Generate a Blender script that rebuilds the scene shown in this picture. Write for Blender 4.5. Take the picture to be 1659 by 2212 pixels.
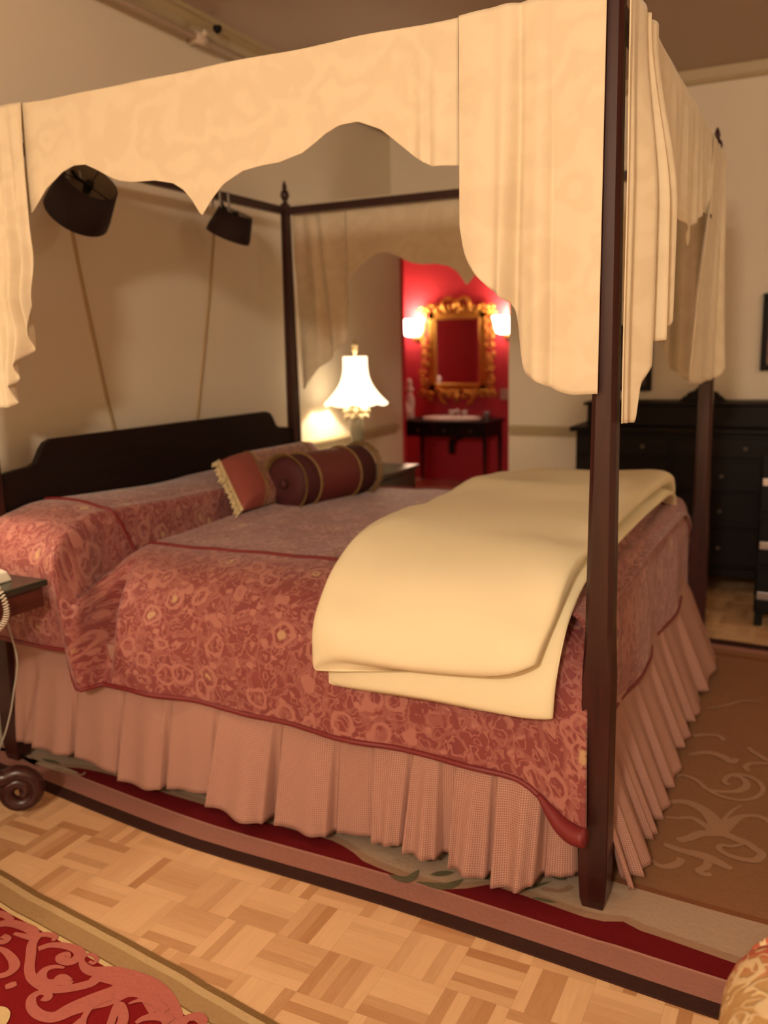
import bpy, bmesh, math, random
from mathutils import Vector, Matrix, noise
random.seed(7)
S = bpy.context.scene
COL = S.collection
for o in list(bpy.data.objects): bpy.data.objects.remove(o)
sin, cos, PI = math.sin, math.cos, math.pi

# ------------------------------------------------------------------ camera
cam = bpy.data.cameras.new('camera'); camo = bpy.data.objects.new('camera', cam); COL.objects.link(camo)
S.camera = camo
YAW, PITCH, ROLL, FPX = 0.46245, 0.18141, -0.02277, 1907.2
f = Vector((-sin(YAW)*cos(PITCH), cos(YAW)*cos(PITCH), -sin(PITCH)))
r0 = f.cross(Vector((0, 0, 1))).normalized(); u0 = r0.cross(f)
rr = cos(ROLL)*r0 + sin(ROLL)*u0; uu = -sin(ROLL)*r0 + cos(ROLL)*u0
m3 = Matrix((rr, uu, -f)).transposed().to_4x4(); m3.translation = Vector((2.5546, -2.0946, 1.4343))
camo.matrix_world = m3
cam.sensor_fit = 'VERTICAL'; cam.sensor_height = 24; cam.lens = FPX/2212*24
cam.clip_start = 0.02; cam.clip_end = 60
cam.dof.use_dof = True; cam.dof.focus_distance = 1.9; cam.dof.aperture_fstop = 1.6

# ------------------------------------------------------------------ world, light, exposure
w = bpy.data.worlds.new('world'); S.world = w; w.use_nodes = True
w.node_tree.nodes['Background'].inputs[0].default_value = (1.0, 0.72, 0.45, 1)
w.node_tree.nodes['Background'].inputs[1].default_value = 0.03
S.view_settings.view_transform = 'Standard'; S.view_settings.look = 'None'
S.view_settings.gamma = 1; S.view_settings.use_curve_mapping = False
S.view_settings.exposure = 0.12
WARM = (1.0, 0.85, 0.645)
CEILING_LAMP_AT = (2.45, -3.8, 2.5); CEILING_LAMP_W = 420
FILL_LAMP_AT = (4.1, .9, 2.5); FILL_LAMP_W = 8  # added fill lamp out of view, lifts the far wall and bed foot
NEAR_LAMP_W = 9
FAR_LAMP_W = 19
SCONCE_W = 13
def point(name, loc, watt, col=WARM, rad=.05, parent=None):
    l = bpy.data.lights.new(name, 'POINT'); l.energy = watt; l.color = col; l.shadow_soft_size = rad
    o = bpy.data.objects.new(name, l); COL.objects.link(o); o.location = loc
    if parent: o.parent = parent
    return o

# ------------------------------------------------------------------ node helper
class NT:
    def __init__(s, name):
        s.m = bpy.data.materials.new(name); s.m.use_nodes = True
        s.t = s.m.node_tree; s.b = s.t.nodes['Principled BSDF']
    def n(s, ty, **k):
        a = s.t.nodes.new(ty)
        for kk, v in k.items():
            if kk.startswith('i_'):
                key = kk[2:]; key = int(key) if key.isdigit() else key.replace('_', ' ')
                s.put(a.inputs[key], v)
            else: setattr(a, kk, v)
        return a
    def put(s, inp, v):
        if isinstance(v, bpy.types.NodeSocket): s.t.links.new(v, inp)
        else: inp.default_value = v
    def M(s, op, a, b=0.0, c=0.0):
        x = s.n('ShaderNodeMath', operation=op); s.put(x.inputs[0], a); s.put(x.inputs[1], b)
        if op in ('MULTIPLY_ADD', 'SMOOTH_MIN', 'COMPARE'): s.put(x.inputs[2], c)
        return x.outputs[0]
    def mix(s, fac, a, b):
        x = s.n('ShaderNodeMix', data_type='RGBA'); s.put(x.inputs[0], fac)
        for i, v in ((6, a), (7, b)):
            s.put(x.inputs[i], v if isinstance(v, bpy.types.NodeSocket) else (*v, 1))
        return x.outputs[2]
    def ss(s, v, a, b):
        x = s.n('ShaderNodeMapRange', interpolation_type='SMOOTHSTEP'); s.put(x.inputs[0], v)
        x.inputs[1].default_value = a; x.inputs[2].default_value = b
        return x.outputs[0]
    def band(s, v, c, wd, soft=.3):
        d = s.M('ABSOLUTE', s.M('SUBTRACT', v, c))
        return s.M('SUBTRACT', 1, s.ss(d, wd*(1-soft), wd*(1+soft)))
    def co(s, kind='Object'):
        return s.n('ShaderNodeTexCoord').outputs[kind]
    def xyz(s, v):
        return s.n('ShaderNodeSeparateXYZ', i_0=v).outputs
    def vec(s, x, y, z=0.0):
        a = s.n('ShaderNodeCombineXYZ'); s.put(a.inputs[0], x); s.put(a.inputs[1], y); s.put(a.inputs[2], z); return a.outputs[0]
    def noise(s, v, sc, det=3, rough=.5, out='Fac', dist=0.0):
        a = s.n('ShaderNodeTexNoise'); s.put(a.inputs['Vector'], v); a.inputs['Scale'].default_value = sc
        a.inputs['Detail'].default_value = det; a.inputs['Roughness'].default_value = rough; a.inputs['Distortion'].default_value = dist
        return a.outputs[out]
    def vor(s, v, sc, feat='F1', out='Distance', rnd=1.0):
        a = s.n('ShaderNodeTexVoronoi', feature=feat); s.put(a.inputs['Vector'], v); a.inputs['Scale'].default_value = sc
        a.inputs['Randomness'].default_value = rnd
        return a.outputs[out]
    def warp(s, v, sc, amt):
        n = s.noise(v, sc, 2, .5, 'Color')
        a = s.n('ShaderNodeVectorMath', operation='SUBTRACT', i_0=n); a.inputs[1].default_value = (.5, .5, .5)
        b = s.n('ShaderNodeVectorMath', operation='SCALE', i_0=a.outputs[0]); b.inputs['Scale'].default_value = amt
        return s.n('ShaderNodeVectorMath', operation='ADD', i_0=v, i_1=b.outputs[0]).outputs[0]
    def bump(s, h, st=.3, d=.01):
        b = s.n('ShaderNodeBump'); s.put(b.inputs['Height'], h); b.inputs['Strength'].default_value = st; b.inputs['Distance'].default_value = d
        s.t.links.new(b.outputs[0], s.b.inputs['Normal'])
    def fin(s, col=None, rough=.5, spec=None, **k):
        if col is not None: s.put(s.b.inputs['Base Color'], col if isinstance(col, bpy.types.NodeSocket) else (*col, 1))
        s.put(s.b.inputs['Roughness'], rough)
        if spec is not None: s.b.inputs['Specular IOR Level'].default_value = spec
        for kk, v in k.items(): s.put(s.b.inputs[kk.replace('_', ' ')], v)
        return s.m

def plain(name, col, rough=.5, var=.08, sc=6, spec=None, **k):
    t = NT(name); n = t.noise(t.co(), sc, 4)
    c = t.mix(n, tuple(x*(1-var) for x in col), tuple(min(1, x*(1+var)) for x in col))
    return t.fin(c, rough, spec, **k)

def wood(name, c1, c2, rough=.28, axis=2, sc=3):
    t = NT(name); x, y, z = t.xyz(t.co())[:3]
    st = [14, 14, 14]; st[axis] = 1.2
    v = t.vec(t.M('MULTIPLY', x, st[0]), t.M('MULTIPLY', y, st[1]), t.M('MULTIPLY', z, st[2]))
    n = t.noise(v, sc, 5, .6, dist=.6)
    return t.fin(t.mix(t.ss(n, .3, .7), c1, c2), rough, .4 if rough < .4 else .22)

def damask(name, base, hi, var, sheen=.3, scale=1.0, trans=0.0):
    t = NT(name); uv = t.co('UV'); p = t.warp(uv, 5*scale, .12)
    d = t.vor(p, 7*scale, 'SMOOTH_F1'); n = t.noise(p, 11*scale, 3, .5)
    r = t.M('SINE', t.M('MULTIPLY', t.M('ADD', d, t.M('MULTIPLY', n, .8)), 17))
    k = t.ss(r, -1.0, 1.0)
    fine = t.noise(uv, 300, 2)
    c = t.mix(t.M('MULTIPLY', k, var), base, hi)
    t.bump(fine, .12, .002)
    m = t.fin(c, .62, .35)
    t.b.inputs['Sheen Weight'].default_value = sheen
    if trans:
        tr = t.n('ShaderNodeBsdfTranslucent'); t.put(tr.inputs[0], c)
        mx = t.n('ShaderNodeMixShader'); mx.inputs[0].default_value = trans
        t.t.links.new(t.b.outputs[0], mx.inputs[1]); t.t.links.new(tr.outputs[0], mx.inputs[2])
        out = t.t.nodes['Material Output']; t.t.links.new(mx.outputs[0], out.inputs[0])
    return m

def paisley(name, bg, bg2, pink, gold, sc=1.0, lite=1.0):
    t = NT(name); uv = t.co('UV')
    p = t.warp(uv, 13*sc, .05); q = t.warp(uv, 26*sc, .03)
    cell = t.vor(p, 9*sc); c2 = t.vor(q, 19*sc); n = t.noise(p, 15*sc, 2, .5)
    ring = t.band(cell, .34, .055); core = t.M('SUBTRACT', 1, t.ss(cell, .13, .2)); hole = t.M('SUBTRACT', 1, t.ss(cell, .04, .07))
    curl = t.band(t.M('FRACT', t.M('MULTIPLY', n, 7)), .5, .13, .5)
    dots = t.M('SUBTRACT', 1, t.ss(c2, .24, .34))
    leaf = t.M('MULTIPLY', dots, t.ss(n, .42, .5))
    e = t.n('ShaderNodeTexVoronoi', feature='DISTANCE_TO_EDGE'); t.put(e.inputs['Vector'], q); e.inputs['Scale'].default_value = 10*sc
    vein = t.M('SUBTRACT', 1, t.ss(e.outputs['Distance'], .03, .09))
    a = t.M('MAXIMUM', t.M('MAXIMUM', t.M('MULTIPLY', ring, .8), t.M('MULTIPLY', curl, .62)), t.M('MAXIMUM', t.M('MULTIPLY', leaf, .85), t.M('MULTIPLY', vein, .35)))
    c = t.mix(t.noise(uv, 8, 2), bg, bg2); c = t.mix(t.M('MULTIPLY', a, lite), c, pink)
    gsel = t.ss(t.noise(uv, 6, 1), .48, .55)
    c = t.mix(t.M('MULTIPLY', t.M('MULTIPLY', core, gsel), lite), c, gold)
    c = t.mix(t.M('MULTIPLY', hole, .8), c, bg)
    t.bump(t.M('ADD', a, t.M('MULTIPLY', t.noise(uv, 260, 2), .5)), .25, .003)
    t.b.inputs['Sheen Weight'].default_value = .25
    return t.fin(c, .6, .3)

M = {}
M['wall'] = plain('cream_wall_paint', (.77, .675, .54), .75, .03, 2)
M['trim'] = plain('trim_paint', (.62, .53, .37), .5, .03, 3)
M['rail'] = plain('rail_paint', (.47, .37, .22), .45, .03, 3)
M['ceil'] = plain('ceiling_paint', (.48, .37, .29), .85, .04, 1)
M['pipe'] = plain('pipe_paint', (.60, .47, .36), .45, .03)
M['red'] = plain('red_wall_paint', (.52, .040, .062), .38, .1, 3)
M['bathfloor'] = plain('bath_floor_tile', (.78, .56, .44), .35, .06, 5)
M['mahog'] = wood('mahogany', (.026, .0068, .0062), (.046, .0115, .0095), .30, 2)
M['mahog_h'] = wood('mahogany_flat', (.0075, .003, .0028), (.012, .0045, .004), .5, 1)
M['dwood'] = wood('dark_walnut', (.0045, .0022, .0018), (.008, .0032, .0025), .55, 0)
M['nwood'] = wood('nightstand_wood', (.05, .012, .007), (.085, .02, .012), .3, 1)
M['green'] = plain('dark_green_paint', (.022, .024, .016), .25, .1)
M['canopy'] = damask('canopy_damask', (.76, .64, .455), (.83, .72, .525), .6, .2, 1.0, .12)
M['duvet'] = plain('cream_cotton', (.79, .705, .48), .8, .03, 4)
M['spread'] = paisley('paisley_red', (.185, .035, .036), (.235, .053, .048), (.41, .165, .135), (.44, .26, .14), 1.15)
M['piping'] = plain('dark_red_piping', (.16, .012, .014), .5)
M['velvet'] = plain('burgundy_velvet', (.055, .005, .008), .75, .15, 8)
M['pinkband'] = plain('brick_red_silk', (.26, .060, .048), .5, .1)
M['band'] = plain('maroon_silk_band', (.13, .022, .020), .5, .12)
M['fringe'] = plain('cream_fringe', (.62, .50, .28), .8, .15, 40)
M['goldtrim'] = plain('olive_gold_braid', (.20, .11, .035), .6, .3, 60)
M['shade_out'] = plain('burgundy_shade', (.012, .003, .006), .7)
M['shade_in'] = plain('shade_lining', (.20, .15, .10), .7)
M['strap'] = plain('clear_strap', (.42, .38, .32), .4)
M['cover'] = plain('cord_cover', (.42, .30, .16), .6)
M['gold'] = plain('gilt_gesso', (.60, .29, .055), .32, .3, 25, Metallic=.75)
M['brass'] = plain('brass', (.42, .24, .09), .35, .15, Metallic=.9)
M['pewter'] = plain('dull_pewter', (.16, .13, .12), .4, .1, Metallic=.6)
M['white'] = plain('white_ceramic', (.78, .70, .66), .2, .03)
M['chrome'] = plain('chrome', (.75, .72, .70), .15, .02, Metallic=.9)
M['plastic'] = plain('white_plastic', (.72, .66, .55), .35, .03)
M['black'] = plain('black_metal', (.004, .0035, .0035), .55, .1, 6, .2)
M['plate'] = plain('switch_plate', (.45, .30, .24), .4)
M['lampbody'] = plain('carved_cream_stone', (.62, .52, .36), .55, .18, 30)
M['lampgreen'] = plain('verdigris_stone', (.22, .19, .13), .5, .2, 30)
M['silver'] = plain('silver_glint', (.6, .58, .6), .25, .03, Metallic=.8)
t = NT('mirror_glass'); M['mirror'] = t.fin((.85, .85, .85), .03, Metallic=1.0)
t = NT('clear_glass'); M['glass'] = t.fin((.9, .9, .9), .05, Transmission_Weight=.9)
def emis(name, col, st, base=(.8, .7, .5)):
    t = NT(name); t.b.inputs['Emission Color'].default_value = (*col, 1); t.b.inputs['Emission Strength'].default_value = st
    return t.fin(base, .7)
M['shade_lit'] = emis('lit_lamp_shade', (1, .80, .52), 2.4)
M['globe'] = emis('lit_frosted_glass', (1, .84, .60), 14)
M['bulb'] = emis('lit_bulb', (1, .8, .5), 20)

# gingham skirt
t = NT('gingham'); x, y, z = t.xyz(t.co('UV'))[:3]; k = 2*PI/.0062
a = t.ss(t.M('SINE', t.M('MULTIPLY', x, k)), -.3, .3); b = t.ss(t.M('SINE', t.M('MULTIPLY', y, k)), -.3, .3)
c = t.mix(t.M('MULTIPLY', t.M('ADD', a, b), .5), (.47, .295, .235), (.27, .10, .078))
M['gingham'] = t.fin(c, .8, .2)

# pillow centre brocade, armchair brocade
M['brocade'] = paisley('pillow_brocade', (.34, .14, .07), (.36, .15, .08), (.13, .012, .012), (.15, .012, .012), 1.6)
t = NT('chair_brocade'); p = t.warp(t.co(), 14, .05); d = t.vor(p, 13); n = t.noise(p, 16, 2)
k1 = t.M('MAXIMUM', t.band(t.M('FRACT', t.M('MULTIPLY', n, 6)), .5, .13, .5), t.band(d, .3, .07))
c = t.mix(t.ss(t.noise(t.co(), 6, 2), .46, .58), (.50, .30, .12), (.52, .12, .07)); c = t.mix(k1, c, (.70, .52, .30))
t.bump(k1, .5, .006); M['chairfab'] = t.fin(c, .65, .3)

# parquet: 0.1525 m tiles of five slats, alternate tiles turned
t = NT('parquet'); x, y, z = t.xyz(t.co())[:3]; T = .1525
gx = t.M('DIVIDE', t.M('SUBTRACT', x, 1.100-T*20), T); gy = t.M('DIVIDE', t.M('SUBTRACT', y, -.446-T*40), T)
ix = t.M('FLOOR', gx); iy = t.M('FLOOR', gy); fx = t.M('FRACT', gx); fy = t.M('FRACT', gy)
par = t.M('MODULO', t.M('ADD', ix, iy), 2)       # 0 / 1
def sel(a, b): return t.M('ADD', t.M('MULTIPLY', par, a), t.M('MULTIPLY', t.M('SUBTRACT', 1, par), b))
across = sel(fy, fx); along = sel(fx, fy)
sl = t.M('FLOOR', t.M('MULTIPLY', across, 5)); sf = t.M('FRACT', t.M('MULTIPLY', across, 5))
wn = t.n('ShaderNodeTexWhiteNoise', noise_dimensions='3D'); t.put(wn.inputs['Vector'], t.vec(ix, iy, sl))
rv = wn.outputs['Value']
wn2 = t.n('ShaderNodeTexWhiteNoise', noise_dimensions='2D'); t.put(wn2.inputs['Vector'], t.vec(ix, iy, 0))
gv = t.vec(t.M('MULTIPLY', across, 7), t.M('ADD', t.M('MULTIPLY', along, .8), t.M('MULTIPLY', rv, 40)), t.M('MULTIPLY', wn2.outputs[0], 30))
gr = t.noise(gv, 2.2, 4, .6, dist=.8)
tone = t.M('ADD', t.M('MULTIPLY', t.M('POWER', rv, 1.8), .75), t.M('MULTIPLY', gr, .38))
c = t.mix(tone, (.80, .535, .305), (.42, .20, .085))
gap = t.M('MAXIMUM', t.M('MULTIPLY', t.band(sf, 0, .02), .25), t.M('MAXIMUM', t.band(fx, 0, .006), t.band(fy, 0, .006)))
c = t.mix(t.M('MULTIPLY', gap, .35), c, (.20, .09, .03))
M['parquet'] = t.fin(c, .30, .45)
# rug yarns
def yarn(name, col, var=.1):
    t = NT(name); n = t.noise(t.co(), 90, 2); n2 = t.noise(t.co(), 3, 2)
    c = t.mix(t.M('MULTIPLY', t.M('ADD', n, n2), .5), tuple(v*(1-var) for v in col), tuple(v*(1+var) for v in col))
    t.bump(n, .4, .004); return t.fin(c, .95, .1)
Y = dict(dark=yarn('yarn_umber', (.045, .018, .014)), pink=yarn('yarn_dusty_pink', (.33, .15, .12)), pinkl=yarn('yarn_light_pink', (.42, .21, .17)),
         red=yarn('yarn_dark_red', (.125, .006, .008)), tan=yarn('yarn_tan', (.33, .20, .13)), sage=yarn('yarn_pale_sage', (.40, .28, .20)),
         leaf=yarn('yarn_dark_leaf', (.12, .105, .06)), brown=yarn('yarn_brown', (.20, .075, .035)), field=yarn('yarn_camel', (.24, .115, .058)),
         scroll=yarn('yarn_light_camel', (.33, .185, .115)), red2=yarn('yarn_crimson', (.20, .008, .010)), rose=yarn('yarn_rose', (.43, .13, .105)),
         olive=yarn('yarn_olive', (.20, .115, .045)), khaki=yarn('yarn_khaki', (.50, .36, .19)), mid=yarn('yarn_mid_khaki', (.36, .23, .11)), cream=yarn('yarn_cream', (.62, .46, .24)))

# ------------------------------------------------------------------ mesh helpers
def tag(o, label=None, cat=None, group=None, kind=None):
    for k, v in (('label', label), ('category', cat), ('group', group), ('kind', kind)):
        if v: o[k] = v
    return o
def empty(name, loc, label, cat, group=None, rz=0):
    o = bpy.data.objects.new(name, None); COL.objects.link(o); o.location = loc; o.rotation_euler = (0, 0, rz)
    o.empty_display_size = .05
    return tag(o, label, cat, group)
class MB:
    """collects shapes, links them as one mesh object"""
    def __init__(s): s.v = []; s.f = []; s.uv = {}; s.mi = []
    def add(s, vs, fs, mi=0, uvs=None):
        o = len(s.v); s.v += [tuple(v) for v in vs]
        for k, fc in enumerate(fs):
            s.f.append([i+o for i in fc]); s.mi.append(mi)
        if uvs:
            for i, q in enumerate(uvs): s.uv[i+o] = q
        return s
    def box(s, x0, y0, z0, x1, y1, z1, mi=0, M4=None):
        vs = [Vector((x, y, z)) for x in (x0, x1) for y in (y0, y1) for z in (z0, z1)]
        if M4: vs = [M4 @ v for v in vs]
        return s.add(vs, [(0, 1, 3, 2), (4, 6, 7, 5), (0, 4, 5, 1), (2, 3, 7, 6), (0, 2, 6, 4), (1, 5, 7, 3)], mi)
    def grid(s, fn, nu, nv, mi=0, close_u=False, uvfn=None):
        vs = []; uvs = []
        for j in range(nv+1):
            for i in range(nu if close_u else nu+1):
                u, v = i/nu, j/nv; vs.append(fn(u, v)); uvs.append(uvfn(u, v) if uvfn else (u, v))
        w_ = nu if close_u else nu+1; fs = []
        for j in range(nv):
            for i in range(nu):
                a = j*w_+i; b = j*w_+(i+1) % w_; fs.append((a, b, b+w_, a+w_))
        return s.add(vs, fs, mi, uvs)
    def lathe(s, prof, c=(0, 0, 0), n=24, mi=0, cap=True, rad=None, M4=None):
        """prof: (r, z) list; rad(theta, z) multiplies the radius"""
        vs = []; k = len(prof)
        for r, z in prof:
            for i in range(n):
                a = 2*PI*i/n; q = r*(rad(a, z) if rad else 1)
                v = Vector((q*cos(a), q*sin(a), z)); v = (M4 @ v) if M4 else v+Vector(c); vs.append(v)
        fs = [(j*n+i, j*n+(i+1) % n, (j+1)*n+(i+1) % n, (j+1)*n+i) for j in range(k-1) for i in range(n)]
        if cap: fs += [tuple(range(n-1, -1, -1)), tuple(range((k-1)*n, k*n))]
        return s.add(vs, fs, mi)
    def tube(s, pts, r, n=8, mi=0):
        pts = [Vector(p) for p in pts]; R = r if callable(r) else (lambda t: r)
        vs = []; up = Vector((0, 0, 1)); k = len(pts)
        T0 = (pts[1]-pts[0]).normalized()
        nrm = T0.orthogonal().normalized()
        for j, p in enumerate(pts):
            T_ = (pts[min(j+1, k-1)]-pts[max(j-1, 0)])
            T_ = T_.normalized() if T_.length > 1e-9 else T0
            nrm = (nrm - T_*nrm.dot(T_)); nrm = nrm.normalized() if nrm.length > 1e-6 else T_.orthogonal().normalized()
            b = T_.cross(nrm); q = R(j/(k-1))
            for i in range(n):
                a = 2*PI*i/n; vs.append(p+(nrm*cos(a)+b*sin(a))*q)
        fs = [(j*n+i, j*n+(i+1) % n, (j+1)*n+(i+1) % n, (j+1)*n+i) for j in range(k-1) for i in range(n)]
        fs += [tuple(range(n-1, -1, -1)), tuple(range((k-1)*n, k*n))]
        return s.add(vs, fs, mi)
    def prism(s, poly, axis, a0, a1, mi=0):
        """polygon in the two other axes, extruded along axis"""
        def P(p, a):
            q = list(p); q.insert(axis, a); return q
        n = len(poly); vs = [P(p, a0) for p in poly]+[P(p, a1) for p in poly]
        fs = [tuple(range(n-1, -1, -1)), tuple(range(n, 2*n))]+[(i, (i+1) % n, n+(i+1) % n, n+i) for i in range(n)]
        return s.add(vs, fs, mi)
    def arcgrid(s, fn, nu, nv, ou=0.0):
        P = [[Vector(fn(i/nu, j/nv)) for i in range(nu+1)] for j in range(nv+1)]
        V = [[0.0]*(nu+1) for _ in range(nv+1)]; U = [[0.0]*(nu+1) for _ in range(nv+1)]
        for j in range(nv+1):
            for i in range(nu+1):
                if i: U[j][i] = U[j][i-1]+(P[j][i]-P[j][i-1]).length
                if j: V[j][i] = V[j-1][i]+(P[j][i]-P[j-1][i]).length
        vm = [sum(r)/len(r) for r in V]
        um = [sum(U[j][i] for j in range(nv+1))/(nv+1) for i in range(nu+1)]
        q = [(um[i]+ou, .6*V[j][i]+.4*vm[j]) for j in range(nv+1) for i in range(nu+1)]
        fs = [(j*(nu+1)+i, j*(nu+1)+i+1, (j+1)*(nu+1)+i+1, (j+1)*(nu+1)+i) for j in range(nv) for i in range(nu)]
        return s.add([p for r in P for p in r], fs, 0, q)
    def build(s, name, mats, parent=None, smooth=True, solid=0, bevel=0, sub=0, off=-1, segs=2, origin=None, recalc=True):
        me = bpy.data.meshes.new(name)
        vs = s.v
        ori = Vector(origin) if origin is not None else Vector((0, 0, 0))
        me.from_pydata([tuple(Vector(v)-ori) for v in vs], [], s.f)
        mats = mats if isinstance(mats, (list, tuple)) else [mats]
        for m in mats: me.materials.append(m)
        for i, p in enumerate(me.polygons): p.material_index = s.mi[i]; p.use_smooth = smooth
        if s.uv:
            ul = me.uv_layers.new(name='UVMap')
            for l in me.loops: ul.data[l.index].uv = s.uv.get(l.vertex_index, (0, 0))
        if recalc:
            bm = bmesh.new(); bm.from_mesh(me); bmesh.ops.recalc_face_normals(bm, faces=bm.faces); bm.to_mesh(me); bm.free()
        o = bpy.data.objects.new(name, me); COL.objects.link(o)
        if parent:
            o.parent = parent
            o.location = ori   # builders give coordinates local to the parent
        else: o.location = ori
        if solid: q = o.modifiers.new('solid', 'SOLIDIFY'); q.thickness = solid; q.offset = off
        if bevel:
            q = o.modifiers.new('bevel', 'BEVEL'); q.width = bevel; q.segments = segs; q.limit_method = 'ANGLE'; q.angle_limit = .6
            if smooth:
                try: q.harden_normals = True
                except Exception: pass
        if sub: q = o.modifiers.new('sub', 'SUBSURF'); q.levels = sub; q.render_levels = sub
        if smooth and not sub:
            es = o.modifiers.new('ws', 'EDGE_SPLIT') if False else None
        return o
def lerp(a, b, t): return a+(b-a)*t
def pl(pts, x):
    if x <= pts[0][0]: return pts[0][1]
    for (a, b), (c, d) in zip(pts, pts[1:]):
        if x <= c: return b+(d-b)*(x-a)/(c-a) if c > a else d
    return pts[-1][1]
def smooth_pl(pts, x, h=.02):
    return (pl(pts, x-h)+2*pl(pts, x)+pl(pts, x+h))/4
def sst(a, b, x):
    t = max(0, min(1, (x-a)/(b-a))); return t*t*(3-2*t)
def catmull(P, t):
    n = len(P)-1; x = max(0, min(n-1e-9, t*n)); i = int(x); u = x-i
    g = lambda k: P[max(0, min(n, k))]
    return tuple(.5*(2*b+(c-a)*u+(2*a-5*b+4*c-d)*u*u+(3*b-a-3*c+d)*u**3) for a, b, c, d in zip(g(i-1), g(i), g(i+1), g(i+2)))
def struct(o): o['kind'] = 'structure'; return o

# ------------------------------------------------------------------ room
CEIL = 2.98; FW = 3.65; RX = 5.2; NY = -5.6; HX = -.2
o = struct(MB().box(HX-.12, NY, -.06, RX, FW+.06, 0).build('floor', M['parquet'], smooth=False))
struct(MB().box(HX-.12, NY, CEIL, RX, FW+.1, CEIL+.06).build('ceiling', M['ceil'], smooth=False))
struct(MB().box(HX-.12, NY, 0, HX, FW+.12, CEIL).build('wall_left', M['wall'], smooth=False))
mb = MB().box(.65, FW, 0, RX, FW+.12, CEIL).box(HX, FW, 2.15, .65, FW+.12, CEIL)
struct(mb.build('wall_far', M['wall'], smooth=False))
struct(MB().box(RX, NY, 0, RX+.1, FW+.1, CEIL).build('wall_right', M['wall'], smooth=False))
struct(MB().box(HX-.12, NY-.1, 0, RX+.1, NY, CEIL).build('wall_near', M['wall'], smooth=False))
def moulding(name, prof, kind, mat, a0, a1):
    """prof: (out, z) points; kind 'L' on left wall along y, 'F' on far wall along x"""
    mb = MB()
    if kind == 'L': mb.prism([(HX+p, z) for p, z in prof], 1, a0, a1)
    else: mb.prism([(FW-p, z) for p, z in prof], 0, a0, a1)
    if kind == 'L': pass
    return struct(mb.build(name, mat, smooth=False))
crown = [(-.001, 2.895), (.012, 2.895), (.02, 2.915), (.05, 2.93), (.075, 2.955), (.09, 2.96), (.09, 2.981), (-.001, 2.981)]
crownF = [(-.001, 2.905), (.03, 2.905), (.045, 2.925), (.05, 2.981), (-.001, 2.981)]
def mold(name, prof, kind, mat, a0, a1):
    mb = MB(); n = len(prof)
    vs = []
    for a in (a0, a1):
        for p, z in prof: vs.append((HX+p, a, z) if kind == 'L' else (a, FW-p, z))
    fs = [tuple(range(n)), tuple(range(n, 2*n))]+[(i, (i+1) % n, n+(i+1) % n, n+i) for i in range(n)]
    mb.add(vs, fs); return struct(mb.build(name, mat, smooth=False))
mold('trim_1', crown, 'L', M['rail'], NY, FW)
mold('trim_2', crownF, 'F', M['rail'], HX, RX)
chair = [(-.001, .845), (.01, .845), (.012, .862), (.02, .868), (.02, .882), (.03, .888), (.03, .903), (.018, .91), (-.001, .915)]
mold('trim_3', chair, 'L', M['rail'], NY, FW)
mold('trim_4', chair, 'F', M['rail'], .66, RX)
base = [(-.001, 0), (.02, 0), (.02, .12), (.01, .14), (-.001, .145)]
mold('baseboard_left', base, 'L', M['trim'], NY, FW); mold('baseboard_far', base, 'F', M['trim'], .66, RX)
# bathroom
BX0, BX1, BY = -1.95, .9, 6.95
struct(MB().box(BX0, FW+.06, -.06, BX1, BY, 0.0).build('floor_bathroom', M['bathfloor'], smooth=False))
struct(MB().box(BX0, FW+.12, 2.6, BX1, BY, 2.66).build('ceiling_bathroom', M['ceil'], smooth=False))
struct(MB().box(BX0, BY, 0, BX1, BY+.1, 2.66).build('wall_bathroom_back', M['red'], smooth=False))
struct(MB().box(BX0-.1, FW+.12, 0, BX0, BY+.1, 2.66).build('wall_bathroom_left', M['red'], smooth=False))
struct(MB().box(BX1, FW+.12, 0, BX1+.1, BY+.1, 2.66).build('wall_bathroom_right', M['red'], smooth=False))
struct(MB().box(BX0, FW+.12, 0, HX-.0, FW+.18, 2.66).box(.66, FW+.12, 0, BX1, FW+.18, 2.66).box(HX, FW+.12, 2.15, .66, FW+.18, 2.66).build('wall_bathroom_front', M['red'], smooth=False))

# sprinkler pipe under the crown
pp = empty('sprinkler_pipe', (-.125, 1.5, 2.865), 'painted pipe running along the top of the wall behind the headboard', 'pipe')
MB().tube([(0, -5.5, 0), (0, 2.1, 0)], .016, 12).build('pipe', M['pipe'], pp)
MB().tube([(0, -.05, 0), (0, .05, 0)], .025, 12).tube([(0, 0, 0), (.03, 0, .035)], .014, 10).build('coupling', M['pipe'], pp)
MB().lathe([(.008, 0), (.014, .006), (.02, .012), (.021, .03), (.006, .035)], n=14).build('sprinkler_head', M['black'], pp, origin=None).location = (.05, .06, .035)
MB().box(-.078, -.012, -.012, 0, .012, .012).build('bracket', M['pipe'], pp)

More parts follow.
